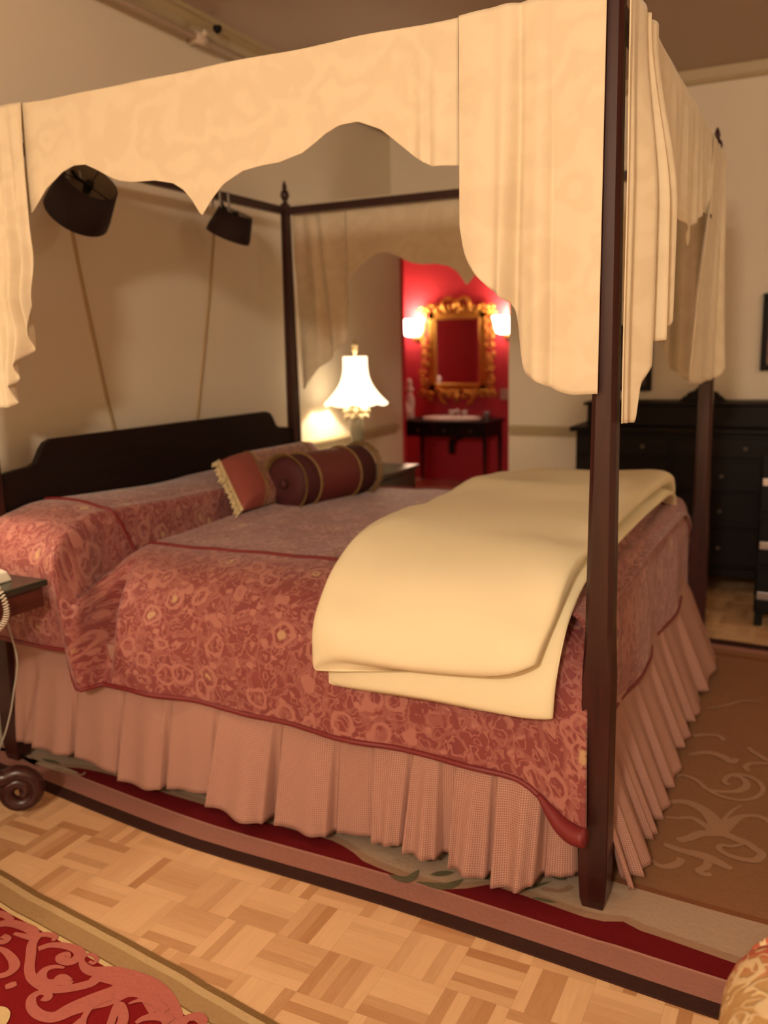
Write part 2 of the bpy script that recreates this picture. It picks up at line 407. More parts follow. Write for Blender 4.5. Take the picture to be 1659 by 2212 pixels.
# ------------------------------------------------------------------ rugs
def rug(name, edge, bands, x0, x1, far, label, z=.006, shapes=(), n=90, wave=None):
    """edge(x) near boundary; bands: list of (offset, yarn) going away (+) from edge"""
    keys = []
    for _, k in bands:
        if k not in keys: keys.append(k)
    mb = MB()
    offs = [b[0] for b in bands]+[far]
    for bi, (o0, k) in enumerate(bands):
        o1 = offs[bi+1]
        for i in range(n):
            xa, xb = lerp(x0, x1, i/n), lerp(x0, x1, (i+1)/n)
            wv = (lambda x, o_: wave(x, o_) if wave else 0)
            vs = [(xa, edge(xa)+o0+wv(xa, o0), z), (xb, edge(xb)+o0+wv(xb, o0), z), (xb, edge(xb)+o1+wv(xb, o1), z), (xa, edge(xa)+o1+wv(xa, o1), z)]
            mb.add(vs, [(0, 1, 2, 3) if o1 > o0 else (3, 2, 1, 0)], keys.index(k))
    # side walls to the floor
    lo, hi = min(offs), max(offs)
    for o_ in (lo, hi):
        for i in range(n):
            xa, xb = lerp(x0, x1, i/n), lerp(x0, x1, (i+1)/n)
            mb.add([(xa, edge(xa)+o_, 0), (xb, edge(xb)+o_, 0), (xb, edge(xb)+o_, z), (xa, edge(xa)+o_, z)], [(0, 1, 2, 3)], 0)
    for xx in (x0, x1):
        mb.add([(xx, edge(xx)+lo, 0), (xx, edge(xx)+hi, 0), (xx, edge(xx)+hi, z), (xx, edge(xx)+lo, z)], [(0, 1, 2, 3)], 0)
    for k, pts, wd in shapes:
        if k not in keys: keys.append(k)
        P = [catmull(pts, i/(6*(len(pts)-1))) for i in range(6*(len(pts)-1)+1)]
        N = len(P); vs = []
        zz = z+.0012 + .0001*shapes.index((k, pts, wd))
        for i, p in enumerate(P):
            a = P[max(0, i-1)]; b = P[min(N-1, i+1)]; d = Vector((b[0]-a[0], b[1]-a[1])); d = d.normalized() if d.length > 1e-9 else Vector((1, 0))
            q = i/(N-1); h = (pl(wd, q) if isinstance(wd, list) else wd)/2*.85
            vs += [(p[0]-d.y*h, p[1]+d.x*h, zz+i*1.5e-5), (p[0]+d.y*h, p[1]-d.x*h, zz+i*1.5e-5)]
        fs = []
        for i in range(N-1):
            q = [Vector(vs[c_]) for c_ in (2*i, 2*i+1, 2*i+3, 2*i+2)]
            cr_ = (q[1]-q[0]).cross(q[2]-q[0])+(q[2]-q[0]).cross(q[3]-q[0])
            fs.append((2*i, 2*i+1, 2*i+3, 2*i+2) if cr_.z > 0 else (2*i+2, 2*i+3, 2*i+1, 2*i))
        mb.add(vs, fs, keys.index(k))
    o = mb.build(name, [Y[k] for k in keys], smooth=False, recalc=False)
    return tag(o, label, 'rug')

E1 = [(-.6, -.05), (.0, -.11), (.29, -.146), (.64, -.192), (.944, -.226), (1.335, -.229), (1.6, -.232), (2.07, -.263), (2.21, -.277), (2.435, -.293), (3.0, -.31), (4.2, -.33)]
edge1 = lambda x: smooth_pl(E1, x, .15)
TE = [(-.3, .02), (0, .0), (.10, -.03), (.20, -.01), (.26, .02), (.4, .03), (.7, .0), (1.0, -.015), (1.33, -.022), (1.40, -.045), (1.46, -.082), (1.533, -.096), (1.648, -.113), (1.738, -.104), (1.781, -.076), (1.801, -.048), (1.82, -.038), (1.92, -.047), (2.061, -.068), (2.134, -.076), (2.15, -.050), (2.173, -.043), (2.212, -.065), (2.279, -.072), (2.388, -.087), (2.491, -.101), (3.0, -.115), (4.2, -.14)]
def wave1(x, o):
    if abs(o-.190) < 1e-3: return smooth_pl(TE, x, .012)-edge1(x)-o
    if abs(o-.218) < 1e-3: return smooth_pl(TE, x, .03)-edge1(x)-o+.028
    if abs(o-.125) < 1e-3 or abs(o-.117) < 1e-3: return .004*sst(2.13, 2.18, x)
    return 0
bands1 = [(0, 'dark'), (.044, 'pink'), (.117, 'pinkl'), (.125, 'red'), (.190, 'tan'), (.218, 'sage'), (.380, 'brown'), (.402, 'field'),
          (2.36, 'brown'), (2.40, 'field'), (2.46, 'pink'), (2.52, 'dark')]
SH1 = [
  ('scroll', [(2.166,0.573),(2.206,0.616),(2.25,0.627),(2.298,0.598),(2.333,0.548),(2.352,0.502),(2.373,0.542),(2.406,0.605),(2.455,0.627),(2.495,0.597)], [(0, 0.02), (0.4, 0.05), (0.55, 0.07), (0.8, 0.02), (1, 0.025)]),
  ('scroll', [(2.352,0.502),(2.36,0.568),(2.379,0.634),(2.401,0.677)], [(0, 0.02), (1, 0.006)]),
  ('scroll', [(2.185,0.507),(2.228,0.517),(2.269,0.536),(2.3,0.518),(2.332,0.486)], [(0, 0.01), (0.6, 0.02), (1, 0.03)]),
  ('scroll', [(2.25,0.389),(2.278,0.416),(2.301,0.449),(2.334,0.471),(2.368,0.479),(2.404,0.465),(2.432,0.456),(2.457,0.431),(2.475,0.411),(2.461,0.371),(2.426,0.362),(2.392,0.367),(2.363,0.389),(2.368,0.413),(2.394,0.417),(2.423,0.444)], [(0, 0.03), (0.2, 0.04), (0.4, 0.03), (0.6, 0.028), (1, 0.012)]),
  ('scroll', [(2.217,0.352),(2.267,0.339),(2.308,0.337),(2.35,0.328),(2.385,0.31),(2.405,0.299)], [(0, 0.02), (0.5, 0.045), (1, 0.02)]),
  ('scroll', [(2.343,0.325),(2.341,0.284),(2.325,0.256),(2.34,0.244),(2.358,0.252)], [(0, 0.03), (1, 0.02)]),
  ('scroll', [(2.201,0.254),(2.221,0.236),(2.244,0.24),(2.264,0.262),(2.274,0.287),(2.261,0.288)], [(0, 0.012), (0.5, 0.03), (1, 0.02)]),
  ('scroll', [(2.143,0.201),(2.167,0.198),(2.184,0.233)], 0.03),
  ('scroll', [(2.17,0.774),(2.202,0.807),(2.252,0.791),(2.289,0.742),(2.338,0.71),(2.391,0.707),(2.436,0.745),(2.455,0.806),(2.436,0.862),(2.4,0.885),(2.354,0.874),(2.335,0.818),(2.353,0.798)], [(0, 0.02), (0.4, 0.016), (0.7, 0.02), (1, 0.02)]),
  ('scroll', [(2.273,0.744),(2.324,0.739),(2.379,0.763),(2.405,0.812),(2.39,0.861),(2.354,0.874)], [(0, 0.012), (0.5, 0.03), (1, 0.02)]),
  ('scroll', [(2.204,0.971),(2.258,1.016),(2.309,1.006),(2.345,0.97),(2.358,1.007)], [(0, 0.02), (0.5, 0.04), (1, 0.02)]),
  ('scroll', [(2.386,1.116),(2.41,1.083),(2.453,1.038),(2.477,1.038)], [(0, 0.02), (1, 0.03)]),
  ('scroll', [(2.404,0.926),(2.391,0.95),(2.404,0.986),(2.455,1.008),(2.486,1.002)], [(0, 0.02), (1, 0.02)]),
  ('scroll', [(2.196,1.136),(2.24,1.167),(2.283,1.174),(2.304,1.137)], [(0, 0.03), (1, 0.02)]),
  ('scroll', [(2.212,1.42),(2.272,1.473),(2.335,1.556),(2.404,1.572)], [(0, 0.01), (0.5, 0.02), (1, 0.01)]),
  ('leaf', [(1.557,-0.114),(1.612,-0.112),(1.623,-0.059)], [(0, .003), (.4, 0.036), (.7, 0.030), (1, .003)]),
  ('leaf', [(1.64,-0.112),(1.717,-0.1),(1.751,-0.05)], [(0, .003), (.4, 0.036), (.7, 0.030), (1, .003)]),
  ('leaf', [(1.661,-0.066),(1.715,-0.03)], [(0, .003), (.4, 0.030), (.7, 0.025), (1, .003)]),
  ('leaf', [(1.746,-0.004),(1.816,-0.009),(1.855,0.033)], [(0, .003), (.4, 0.036), (.7, 0.030), (1, .003)]),
  ('leaf', [(1.861,-0.024),(1.912,-0.023),(1.971,0.038)], [(0, .003), (.4, 0.024), (.7, 0.020), (1, .003)]),
  ('leaf', [(1.946,-0.052),(2.007,-0.046)], [(0, .003), (.4, 0.017), (.7, 0.014), (1, .003)]),
  ('leaf', [(1.962,0.069),(2.008,0.066)], [(0, .003), (.4, 0.036), (.7, 0.030), (1, .003)]),
  ('scroll', [(1.957,-0.003),(2.005,0.007),(2.027,0.04)], 0.02),
  ('sage', [(0.107,-0.015),(0.223,-0.018),(0.303,-0.021)], [(0, 0.02), (0.5, 0.04), (1, 0.02)]),
  ('leaf', [(0.099,0.013),(0.19,0.013)], [(0, .003), (.4, 0.024), (.7, 0.020), (1, .003)]),
  ('tan', [(0.202,-0.02),(0.318,-0.025),(0.322,0.003)], [(0, .003), (.4, 0.017), (.7, 0.014), (1, .003)]),
  ('sage', [(-0.041,0.034),(0.068,-0.0)], [(0, .003), (.4, 0.024), (.7, 0.020), (1, .003)])]
rug('floor_rug', edge1, bands1, -.17, 3.9, 2.60, 'large camel rug with dark red border under the four-poster bed', shapes=SH1, wave=wave1)
E2 = [(-1.0, -.30), (.25, -.500), (.539, -.542), (.72, -.575), (.8, -.585), (1.161, -.634), (1.573, -.703), (2.4, -.84)]
edge2 = lambda x: smooth_pl(E2, x, .02)+.004*noise.noise((x*9, 0, 0))
SH2 = [
  ('rose', [(1.385,-0.814),(1.345,-0.779),(1.298,-0.753),(1.241,-0.734),(1.18,-0.73),(1.126,-0.736),(1.081,-0.751),(1.044,-0.739),(1.03,-0.72),(1.042,-0.707),(1.067,-0.714),(1.071,-0.729),(1.056,-0.728)], [(0, 0.05), (0.2, 0.07), (0.4, 0.05), (0.6, 0.016), (1, 0.01)]),
  ('rose', [(1.317,-0.779),(1.253,-0.747),(1.207,-0.759),(1.184,-0.797),(1.161,-0.825),(1.136,-0.862),(1.12,-0.895),(1.089,-0.905),(1.052,-0.897),(1.026,-0.874),(1.032,-0.853),(1.055,-0.852),(1.062,-0.862),(1.049,-0.865)], [(0, 0.06), (0.25, 0.07), (0.5, 0.035), (0.8, 0.018), (1, 0.02)]),
  ('rose', [(1.234,-0.747),(1.178,-0.749),(1.119,-0.758),(1.113,-0.784),(1.077,-0.819),(1.039,-0.837),(0.988,-0.832),(0.95,-0.812),(0.909,-0.771),(0.878,-0.738),(0.869,-0.71),(0.886,-0.697),(0.911,-0.696),(0.917,-0.71)], [(0, 0.04), (0.3, 0.03), (0.5, 0.028), (0.7, 0.028), (0.9, 0.02), (1, 0.012)]),
  ('rose', [(1.075,-0.802),(1.05,-0.808),(1.014,-0.825),(0.989,-0.813),(0.982,-0.792),(0.995,-0.776),(1.018,-0.77)], [(0, 0.02), (0.5, 0.03), (1, 0.008)]),
  ('rose', [(1.063,-0.798),(1.042,-0.793),(1.031,-0.798),(1.036,-0.815)], 0.02),
  ('rose', [(0.907,-0.746),(0.925,-0.722),(0.964,-0.709),(0.998,-0.709),(1.018,-0.721),(1.018,-0.746),(0.995,-0.752),(0.978,-0.744),(0.986,-0.73),(1.003,-0.738)], [(0, 0.02), (0.4, 0.032), (0.7, 0.03), (1, 0.008)]),
  ('rose', [(0.728,-0.73),(0.755,-0.706),(0.797,-0.699),(0.838,-0.702),(0.861,-0.719),(0.833,-0.726),(0.804,-0.729)], [(0, 0.03), (0.5, 0.034), (1, 0.012)]),
  ('rose', [(0.689,-0.69),(0.723,-0.686),(0.756,-0.695)], [(0, 0.03), (1, 0.02)]),
  ('rose', [(0.804,-0.787),(0.84,-0.787),(0.884,-0.802),(0.909,-0.821),(0.91,-0.844),(0.892,-0.862)], [(0, 0.014), (0.5, 0.03), (1, 0.02)]),
  ('rose', [(0.787,-0.769),(0.809,-0.764),(0.806,-0.75),(0.785,-0.748)], 0.02),
  ('rose', [(0.943,-0.876),(0.957,-0.856)], [(0, 0.018), (0.5, 0.026), (1, 0.018)]),
  ('rose', [(1.203,-0.898),(1.183,-0.875),(1.173,-0.845),(1.179,-0.812),(1.192,-0.793)], [(0, 0.02), (0.5, 0.016), (1, 0.03)]),
  ('rose', [(1.276,-0.864),(1.263,-0.838),(1.239,-0.815),(1.222,-0.81),(1.237,-0.841),(1.256,-0.874)], [(0, 0.03), (0.4, 0.025), (1, 0.02)]),
  ('rose', [(1.296,-0.835),(1.304,-0.815),(1.332,-0.797),(1.363,-0.8)], [(0, 0.01), (0.6, 0.03), (1, 0.03)]),
  ('rose', [(1.241,-0.797),(1.259,-0.776),(1.291,-0.77),(1.333,-0.78)], [(0, 0.006), (0.5, 0.02), (1, 0.03)]),
  ('rose', [(1.395,-0.809),(1.389,-0.78),(1.407,-0.763),(1.427,-0.77),(1.431,-0.793)], [(0, 0.02), (0.5, 0.03), (1, 0.02)]),
  ('rose', [(1.184,-0.931),(1.182,-0.908),(1.18,-0.876)], [(0, 0.03), (1, 0.015)]),
  ('cream', [(0.979,-0.935),(1.001,-0.933),(1.023,-0.948),(1.034,-0.968)], [(0, 0.02), (0.5, 0.03), (1, 0.02)])]
rug('area_rug', edge2, [(0, 'olive'), (-.016, 'khaki'), (-.036, 'mid'), (-.082, 'olive'), (-.086, 'cream'), (-.098, 'red2'), (-1.5, 'red2')], -.1, 2.0, -1.52,
    'crimson rug with rose scrolls and khaki border in the lower left corner', shapes=SH2)

# ------------------------------------------------------------------ bed frame
L_, W_ = 2.098, 1.966
ZR = 2.15
bed = empty('four_poster_bed', (1.05, .983, 0), 'dark mahogany four-poster bed with tall pencil posts and open canopy rails', 'bed')
bl = Vector((-1.05, -.983, 0))
def post(x, y, foot=True):
    mb = MB()
    prof = [(0, .026), (.03, .033), (.10, .0365), (.62, .0360), (.66, .0355), (.74, .0335), (1.2, .030), (1.7, .026), (2.10, .0225), (2.185, .022)]
    ch = lambda z: pl([(0, .12), (.62, .12), (.78, .58), (3, .58)], z)     # square block turning octagonal
    vs = []; n = 8
    for z, h in prof:
        c = h*(1-ch(z)*.7)
        for (a, b) in ((h, -c), (h, c), (c, h), (-c, h), (-h, c), (-h, -c), (-c, -h), (c, -h)): vs.append((x+a+bl.x, y+b+bl.y, z))
    k = len(prof)
    fs = [(j*n+i, j*n+(i+1) % n, (j+1)*n+(i+1) % n, (j+1)*n+i) for j in range(k-1) for i in range(n)]+[tuple(range(n)), tuple(range((k-1)*n, k*n))]
    mb.add(vs, fs)
    p = mb.build('post', M['mahog'], bed, smooth=False)
    f_ = MB().lathe([(.021, 2.18), (.016, 2.19), (.011, 2.20), (.018, 2.212), (.024, 2.228), (.020, 2.245), (.010, 2.258), (.013, 2.27), (.009, 2.285), (.0035, 2.30)], (x+bl.x, y+bl.y, 0), 16).build('finial', M['mahog'], p)
    return p
for px, py, ft in ((0, 0, False), (0, W_, False), (L_, 0, True), (L_, W_, True)): post(px, py, ft)
def brail(a, b, h=.017, hz=.019):
    a = Vector(a)+bl; b = Vector(b)+bl
    mb = MB(); mb.box(min(a.x, b.x)-(h if a.x == b.x else 0), min(a.y, b.y)-(h if a.y == b.y else 0), a.z-hz, max(a.x, b.x)+(h if a.x == b.x else 0), max(a.y, b.y)+(h if a.y == b.y else 0), a.z+hz)
    return mb
for a, b in (((0.02, 0, ZR), (L_-.02, 0, ZR)), ((.02, W_, ZR), (L_-.02, W_, ZR)), ((0, .02, ZR), (0, W_-.02, ZR)), ((L_, .02, ZR), (L_, W_-.02, ZR))):
    brail(a, b).build('canopy_rail', M['mahog'], bed, smooth=False, bevel=.003)
for a, b in (((.03, .04, .34), (L_-.03, .04, .34)), ((.03, W_-.04, .34), (L_-.03, W_-.04, .34)), ((L_-.075, .03, .34), (L_-.075, W_-.03, .34))):
    brail(a, b, .013, .05).build('side_rail', M['mahog'], bed, smooth=False, bevel=.003)
# headboard with stepped shoulders
hb = [(.02, .32), (.02, 1.036), (.10, 1.046), (.165, 1.052), (.192, 1.062), (.206, 1.082), (.222, 1.108), (.244, 1.130), (.275, 1.140)]
hp = [(y, z) for y, z in hb]+[(W_-y, z) for y, z in reversed(hb)]
mb = MB(); n = len(hp)
vs = [(x+bl.x, y+bl.y, z) for x in (-.012, .016) for y, z in hp]
mb.add(vs, [tuple(range(n)), tuple(range(n, 2*n))]+[(i, (i+1) % n, n+(i+1) % n, n+i) for i in range(n)])
mb.build('headboard', M['mahog_h'], bed, smooth=False, bevel=.004)

# mattress (mostly hidden)
mt = tag(MB().box(.03, .17, .36, 1.99, 1.80, .69).build('mattress', M['plastic'], bevel=.06, segs=4), 'thick mattress on the four-poster bed under the red bedspread', 'mattress')

# ------------------------------------------------------------------ bedspread
BODY = [(-.035, .36), (-.025, .50), (.005, .62), (.055, .70), (.14, .752), (.27, .782), (.5, .792), (.75, .798), (.983, .80)]
PIL = [(-.105, .50), (-.135, .66), (-.135, .79), (-.055, .882), (.06, .922), (.18, .936), (.45, .925), (.75, .915), (.983, .915)]
SEAM_T = 5/16
def hem_z(x):
    return smooth_pl([(0, .36), (.42, .372), (.9, .362), (1.31, .355), (1.75, .335), (1.90, .322), (1.96, .29), (2.0, .255), (2.04, .232), (2.1, .228)], x, .03)
def spread_pt(x, t):
    far = t > .5; q = (1-t if far else t)*2
    k = max(0, min(1, q)); body = catmull(BODY, k); pil = catmull(PIL, k)
    side = 1-sst(.25, .55, k)                       # 1 on the drop, 0 on the top
    w_ = 1-sst(lerp(.31, .40, side), lerp(.405, .47, side), x)
    wy = 1-sst(lerp(.335, .45, side), lerp(.40, .482, side), x); wz = 1-sst(lerp(.335, .405, side), lerp(.40, .43, side), x)
    y = lerp(body[0], pil[0], wy); z = lerp(body[1], pil[1], wz)
    # hem height of the body follows hem_z
    hb_ = max(0, 1-k*4.5)*(1-wz)
    z += (hem_z(x)-.36)*hb_ if not far else 0
    # the pillow roll itself
    roll = sin(PI*min(1, max(0, (x+.16)/.62)))**.6 if x < .46 else 0
    z -= w_*(1-side)*(1-roll)*.10
    # tuck crease in front of the pillows, and the deep vertical fold below it
    z -= .075*math.exp(-((x-.410)/.020)**2)*(1-side)
    if side > 0 and not far: y += .085*math.exp(-((x-.497)/.018)**2)*side*sst(.0, .2, k)
    # foot end rounds off
    e = sst(1.93, 2.06, x); z -= e*(.03+.02*(1-side))*(1-max(0, 1-k*5))
    # loose near corner flares out in front of the post
    c_ = sst(1.88, 2.09, x)*max(0, 1-k*2.6)
    if not far: y -= .05*c_
    xo = x+.030*(wy-.5)*2*math.exp(-((x-lerp(.368, .466, side))/.030)**2)*sst(.08, .3, k)
    if not far: xo += .025*c_
    # cloth undulation
    nz = noise.noise((x*3.1, t*7, 1.3))*.012 + noise.noise((x*9, t*16, 4))*.004
    y += -nz*side*(1 if not far else -1); z += nz*(1-side)*.8
    if not far: y += side*(.012*sin(x*7.5+.6)+.006*sin(x*17))*(1-k*2)*(.4+.6*sst(.5, .7, x))
    if far: y = W_-y
    return (xo, y, z)
bs = empty('bedspread', (1.05, .983, .36), 'red and pink paisley bedspread covering the bed and pillows', 'bedspread')
def sp(x, t):
    p = spread_pt(x, t); return (p[0]-1.05, p[1]-.983, p[2]-.36)
X0, X1 = .028, 2.065
LEN = 2.9
MB().arcgrid(lambda u, v: sp(lerp(X0, X1, u), v), 230, 120).build('cover', M['spread'], bs, solid=.010)
def ftop(y): return .755+.01*cos((y-.98)*1.5)
def footp(u, v):
    y = lerp(.06, 1.93, u); s_ = v
    zt = ftop(y)
    P = [(1.985, zt+.012), (2.02, zt+.006), (2.045, zt-.03), (2.055, zt-.10), (2.06, .55), (2.062, .45), (2.066, .375)]
    x, z = catmull(P, s_)
    x += (.012*sin(y*9+1)+.008*noise.noise((y*5, s_*3, 0)))*s_
    z += .02*s_*(sst(1.7, 1.93, y)+sst(.25, .06, y) if y < .25 else sst(1.7, 1.93, y))*-1
    return (x-1.05, y-.983, z-.36)
MB().grid(footp, 80, 26, uvfn=lambda u, v: (lerp(.06, 1.93, u)+5, v*.45)).build('foot_drop', M['spread'], bs, solid=.008)
xs = [lerp(X0, X1, i/150) for i in range(151)]
MB().tube([sp(x, .0005) for x in xs], .0085, 8).build('piping', M['piping'], bs)
MB().tube([Vector(sp(x, SEAM_T))+Vector((0, 0, .003)) for x in xs[2:-4]], .006, 6).build('seam_cord', M['piping'], bs)
MB().tube([Vector(sp(x, 1-SEAM_T))+Vector((0, 0, .003)) for x in xs[2:-4]], .006, 6).build('seam_cord', M['piping'], bs)
MB().tube([footp(i/60, 1) for i in range(61)], .007, 8).build('piping', M['piping'], bs)
# turned-up lining at the loose corner
MB().tube([Vector(sp(lerp(1.95, 2.065, i/20), .002))+Vector((.003*i/20, -.006-.004*sin(i/20*PI), .002-.012*sin(i/20*PI))) for i in range(21)], lambda q: .006+.020*sin(q*PI*.62), 12).build('turned_lining', M['piping'], bs)

# ------------------------------------------------------------------ bed skirt
sk = empty('bed_skirt', (1.05, .983, .03), 'pink gingham bed skirt with box pleats hanging to the rug', 'bed skirt')
def pleat_profile(x, lobes):
    for a, b, d in lobes:
        if a <= x < b:
            q = (x-a)/(b-a); return d*(sst(0, .09, q))*(1-sst(.92, 1.0, q))*(1-.30*sin(q*PI*1.7)**2)
    return 0
NL = [(.03, .15, .02), (.15, .33, .045), (.335, .53, .03), (.54, .73, .05), (.735, .915, .032), (.92, 1.145, .090), (1.155, 1.35, .055), (1.355, 1.455, .012), (1.46, 1.585, .050), (1.59, 1.675, .075), (1.715, 1.83, .068), (1.83, 1.975, .085), (1.98, 2.042, .02)]
def near_skirt(u, v):
    x = lerp(.035, 2.045, u)
    g = max(0, (v-.30)/.70)
    d = pleat_profile(x, NL)*g**.8*1.1
    y = -.006-.024*g-d*.92-.006*noise.noise((x*6, v*2, 0))*g
    z = lerp(.50, .055+.012*sin(x*9)+.02*noise.noise((x*4, 1, 1)) + .035*(1-sst(.3, .85, x))+.02*sst(1.8, 2.0, x), v)
    x += .012*g*sin(x*31)
    if x > 1.93: y += (x-1.93)*.35*g
    return (x-1.05, y-.983, z-.03)
arc = [0.0]; NU = 520
for i in range(NU):
    a, b = Vector(near_skirt(i/NU, .8)), Vector(near_skirt((i+1)/NU, .8)); arc.append(arc[-1]+(b-a).length)
MB().grid(near_skirt, NU, 30, uvfn=lambda u, v: (arc[int(round(u*NU))], v*.46)).build('side_ruffle', M['gingham'], sk, solid=.002)
FL = [(.03, .11, .04), (.13, .25, .06), (.28, .40, .05), (.44, .62, .055), (.66, .88, .055), (.92, 1.14, .05), (1.18, 1.46, .05), (1.52, 1.97, .06)]
def foot_skirt(u, v):
    y = lerp(.045, 1.99, u); g = sst(.10, 1, v)**.8 if v > .1 else 0
    g = max(0, (v-.12)/.88)
    d = pleat_profile(y, FL)*(.1+.9*g)
    x = 2.045+.018*v+.085*g+d*1.05
    z = lerp(.455, .035+.012*sin(y*8), v)
    y2 = y+.012*g*sin(y*27) - .05*g*(1-sst(.0, .3, y))
    return (x-1.05, max(y2, .042)-.983, z-.03)
arc2 = [0.0]
for i in range(NU):
    a, b = Vector(foot_skirt(i/NU, .8)), Vector(foot_skirt((i+1)/NU, .8)); arc2.append(arc2[-1]+(b-a).length)
MB().grid(foot_skirt, NU, 30, uvfn=lambda u, v: (arc2[int(round(u*NU))], v*.46)).build('foot_ruffle', M['gingham'], sk, solid=.002)
MB().grid(lambda u, v: (lerp(.04, 2.04, u)-1.05, 1.975+.05*v+.02*v*sin(u*60)-.983, lerp(.5, .04, v)-.03), 160, 10, uvfn=lambda u, v: (u*3, v*.46)).build('side_ruffle', M['gingham'], sk, solid=.002)

# ------------------------------------------------------------------ canopy hangings
def hang(name, s0, s1, zb, depth, place, label, cat, group=None, ztop=2.185, nu=160, nv=70, wob=0.0, shift=None):
    """s along the rail, zb(s) bottom, depth(s, v, z) outwards, place(s, d, z) to world"""
    mid = place((s0+s1)/2, 0, ztop)
    def fn(u, v):
        s_ = lerp(s0, s1, u); z = lerp(ztop+.004*noise.noise((s_*5, 3, 3)), zb(s_), v)
        ss = s_+(shift(s_, z) if shift else 0)
        return Vector(place(ss, depth(s_, v, z), z))-Vector(mid)
    o = MB().grid(fn, nu, nv, uvfn=lambda u, v: (lerp(s0, s1, u), v*(ztop-zb(lerp(s0, s1, u))))).build(name, M['canopy'], None, solid=.003)
    o.location = mid
    return tag(o, label, cat, group)
near = lambda s, d, z: (s, -.030-d, z)
farp = lambda s, d, z: (s, W_+.030+d, z)
footpl = lambda s, d, z: (L_+.030+d, s, z)
VAL = [(.345, 1.872), (.41, 1.935), (.483, 1.977), (.53, 1.990), (.575, 1.988), (.62, 1.968), (.661, 1.946), (.70, 1.930), (.745, 1.922), (.829, 1.918), (.894, 1.904), (.93, 1.882), (.955, 1.855), (.975, 1.825), (.986, 1.808),
       (1.0, 1.825), (1.03, 1.857), (1.065, 1.886), (1.128, 1.912), (1.187, 1.919), (1.245, 1.921), (1.316, 1.936), (1.350, 1.953), (1.386, 1.974), (1.427, 1.990), (1.479, 1.992), (1.542, 1.966), (1.591, 1.926), (1.634, 1.89), (1.682, 1.862), (1.745, 1.860)]
vb = lambda s: pl(VAL, s)
hang('canopy_valance', .335, 1.748, vb,
     lambda s, v, z: .004+.006*noise.noise((s*3, v*1.5, 0))+.022*math.exp(-((s-1.70)/.035)**2)*v+.012*math.exp(-((s-1.655)/.012)**2)*v - .012*math.exp(-((s-1.672)/.006)**2)*v,
     near, 'long cream scalloped valance on the near side of the canopy', 'valance', 'scalloped valances round the canopy')
# near foot corner, side sheet
PN = [(1.752, 1.735), (1.760, 1.67), (1.775, 1.635), (1.80, 1.60), (1.83, 1.572), (1.862, 1.555), (1.895, 1.535), (1.906, 1.44), (1.915, 1.375), (1.95, 1.352), (2.0, 1.328), (2.03, 1.322), (2.09, 1.325)]
def dep_nf(s, v, z):
    g = (.25+.75*v)
    return .012+g*(.020*math.exp(-((s-1.80)/.045)**2)+.030*math.exp(-((s-1.865)/.022)**2)-.022*math.exp(-((s-1.897)/.010)**2)+.024*math.exp(-((s-1.945)/.025)**2)-.008*math.exp(-((s-1.975)/.008)**2)+.014*sst(1.98, 2.05, s))
hang('corner_curtain', 1.752, 2.090, lambda s: smooth_pl(PN, s, .006), dep_nf, near,
     'cream damask curtain hanging left of the near foot post, longest and brightest', 'curtain', 'curtains at the canopy corners', shift=lambda s, z: -.012*sst(2.0, 1.5, z)*math.exp(-((s-1.885)/.03)**2))
# near foot corner, foot sheet
PF = [(-.035, 1.256), (.072, 1.25), (.078, 1.34), (.10, 1.375), (.125, 1.39), (.14, 1.43), (.18, 1.45), (.235, 1.478), (.27, 1.52)]
def dep_ff(s, v, z):
    g = .12+.88*sst(2.18, 1.75, z)
    saw = ((s+.01)/.080+.25*sin(s*38)) % 1.0
    return .008+g*((.006+.064*sst(-.02, .2, s))*(1-sst(.1, 1, saw))*sst(0, .22, saw)+.006*noise.noise((s*9, z*1.5, 0)))
hang('corner_curtain', -.034, .262, lambda s: smooth_pl(PF, s, .003), dep_ff, footpl,
     'cream curtain at the foot end, right of the near foot post', 'curtain', 'curtains at the canopy corners', nu=200)
VF = [(.22, 1.95), (.30, 1.93), (.38, 1.91), (.45, 1.865), (.62, 1.826), (.80, 1.814), (.88, 1.80), (.95, 1.775), (.983, 1.735), (1.01, 1.77), (1.07, 1.806), (1.2, 1.85), (1.35, 1.893), (1.5, 1.90), (1.62, 1.86)]
hang('canopy_valance', .25, 1.66, lambda s: smooth_pl(VF, s, .008), lambda s, v, z: .003+.008*v*sin(s*22)+.006*v*sin(s*51), footpl,
     'short cream scalloped valance across the foot of the canopy, seen edge-on', 'valance', 'scalloped valances round the canopy')
# far foot corner: foot sheet and side sheet
PFF = [(1.0, 1.32), (1.12, 1.295), (1.45, 1.282), (1.8, 1.292), (1.85, 1.335), (1.935, 1.335)]
def sh_fff(s, z): return (1.93-s)*(1-pl([(1.35, 1.0), (1.6, .86), (1.8, .66), (1.95, .5), (2.2, .42)], z))
hang('corner_curtain', 1.02, 1.935, lambda s: smooth_pl(PFF, s, .01), lambda s, v, z: .004+(.15+.85*v)*(.020*sin((s-1.0)*9+2*sin(s*7))**2+.028*sst(1.78, 1.86, s)+.010*noise.noise((s*7, z*2, 2))), footpl,
     'cream curtain at the foot end, by the far foot post', 'curtain', 'curtains at the canopy corners', shift=sh_fff)
PFS = [(1.70, 1.66), (1.758, 1.60), (1.82, 1.50), (1.90, 1.42), (1.93, 1.33), (2.0, 1.275), (2.08, 1.262)]
hang('corner_curtain', 1.72, 2.10, lambda s: smooth_pl(PFS, s, .008), lambda s, v, z: .010+(.2+.8*v)*(.045*sin((s-1.72)*2*PI/.15+2*noise.noise((s*6, 0, 0)))**2), farp,
     'cream curtain on the far rail, hanging in front of the far foot post', 'curtain', 'curtains at the canopy corners')
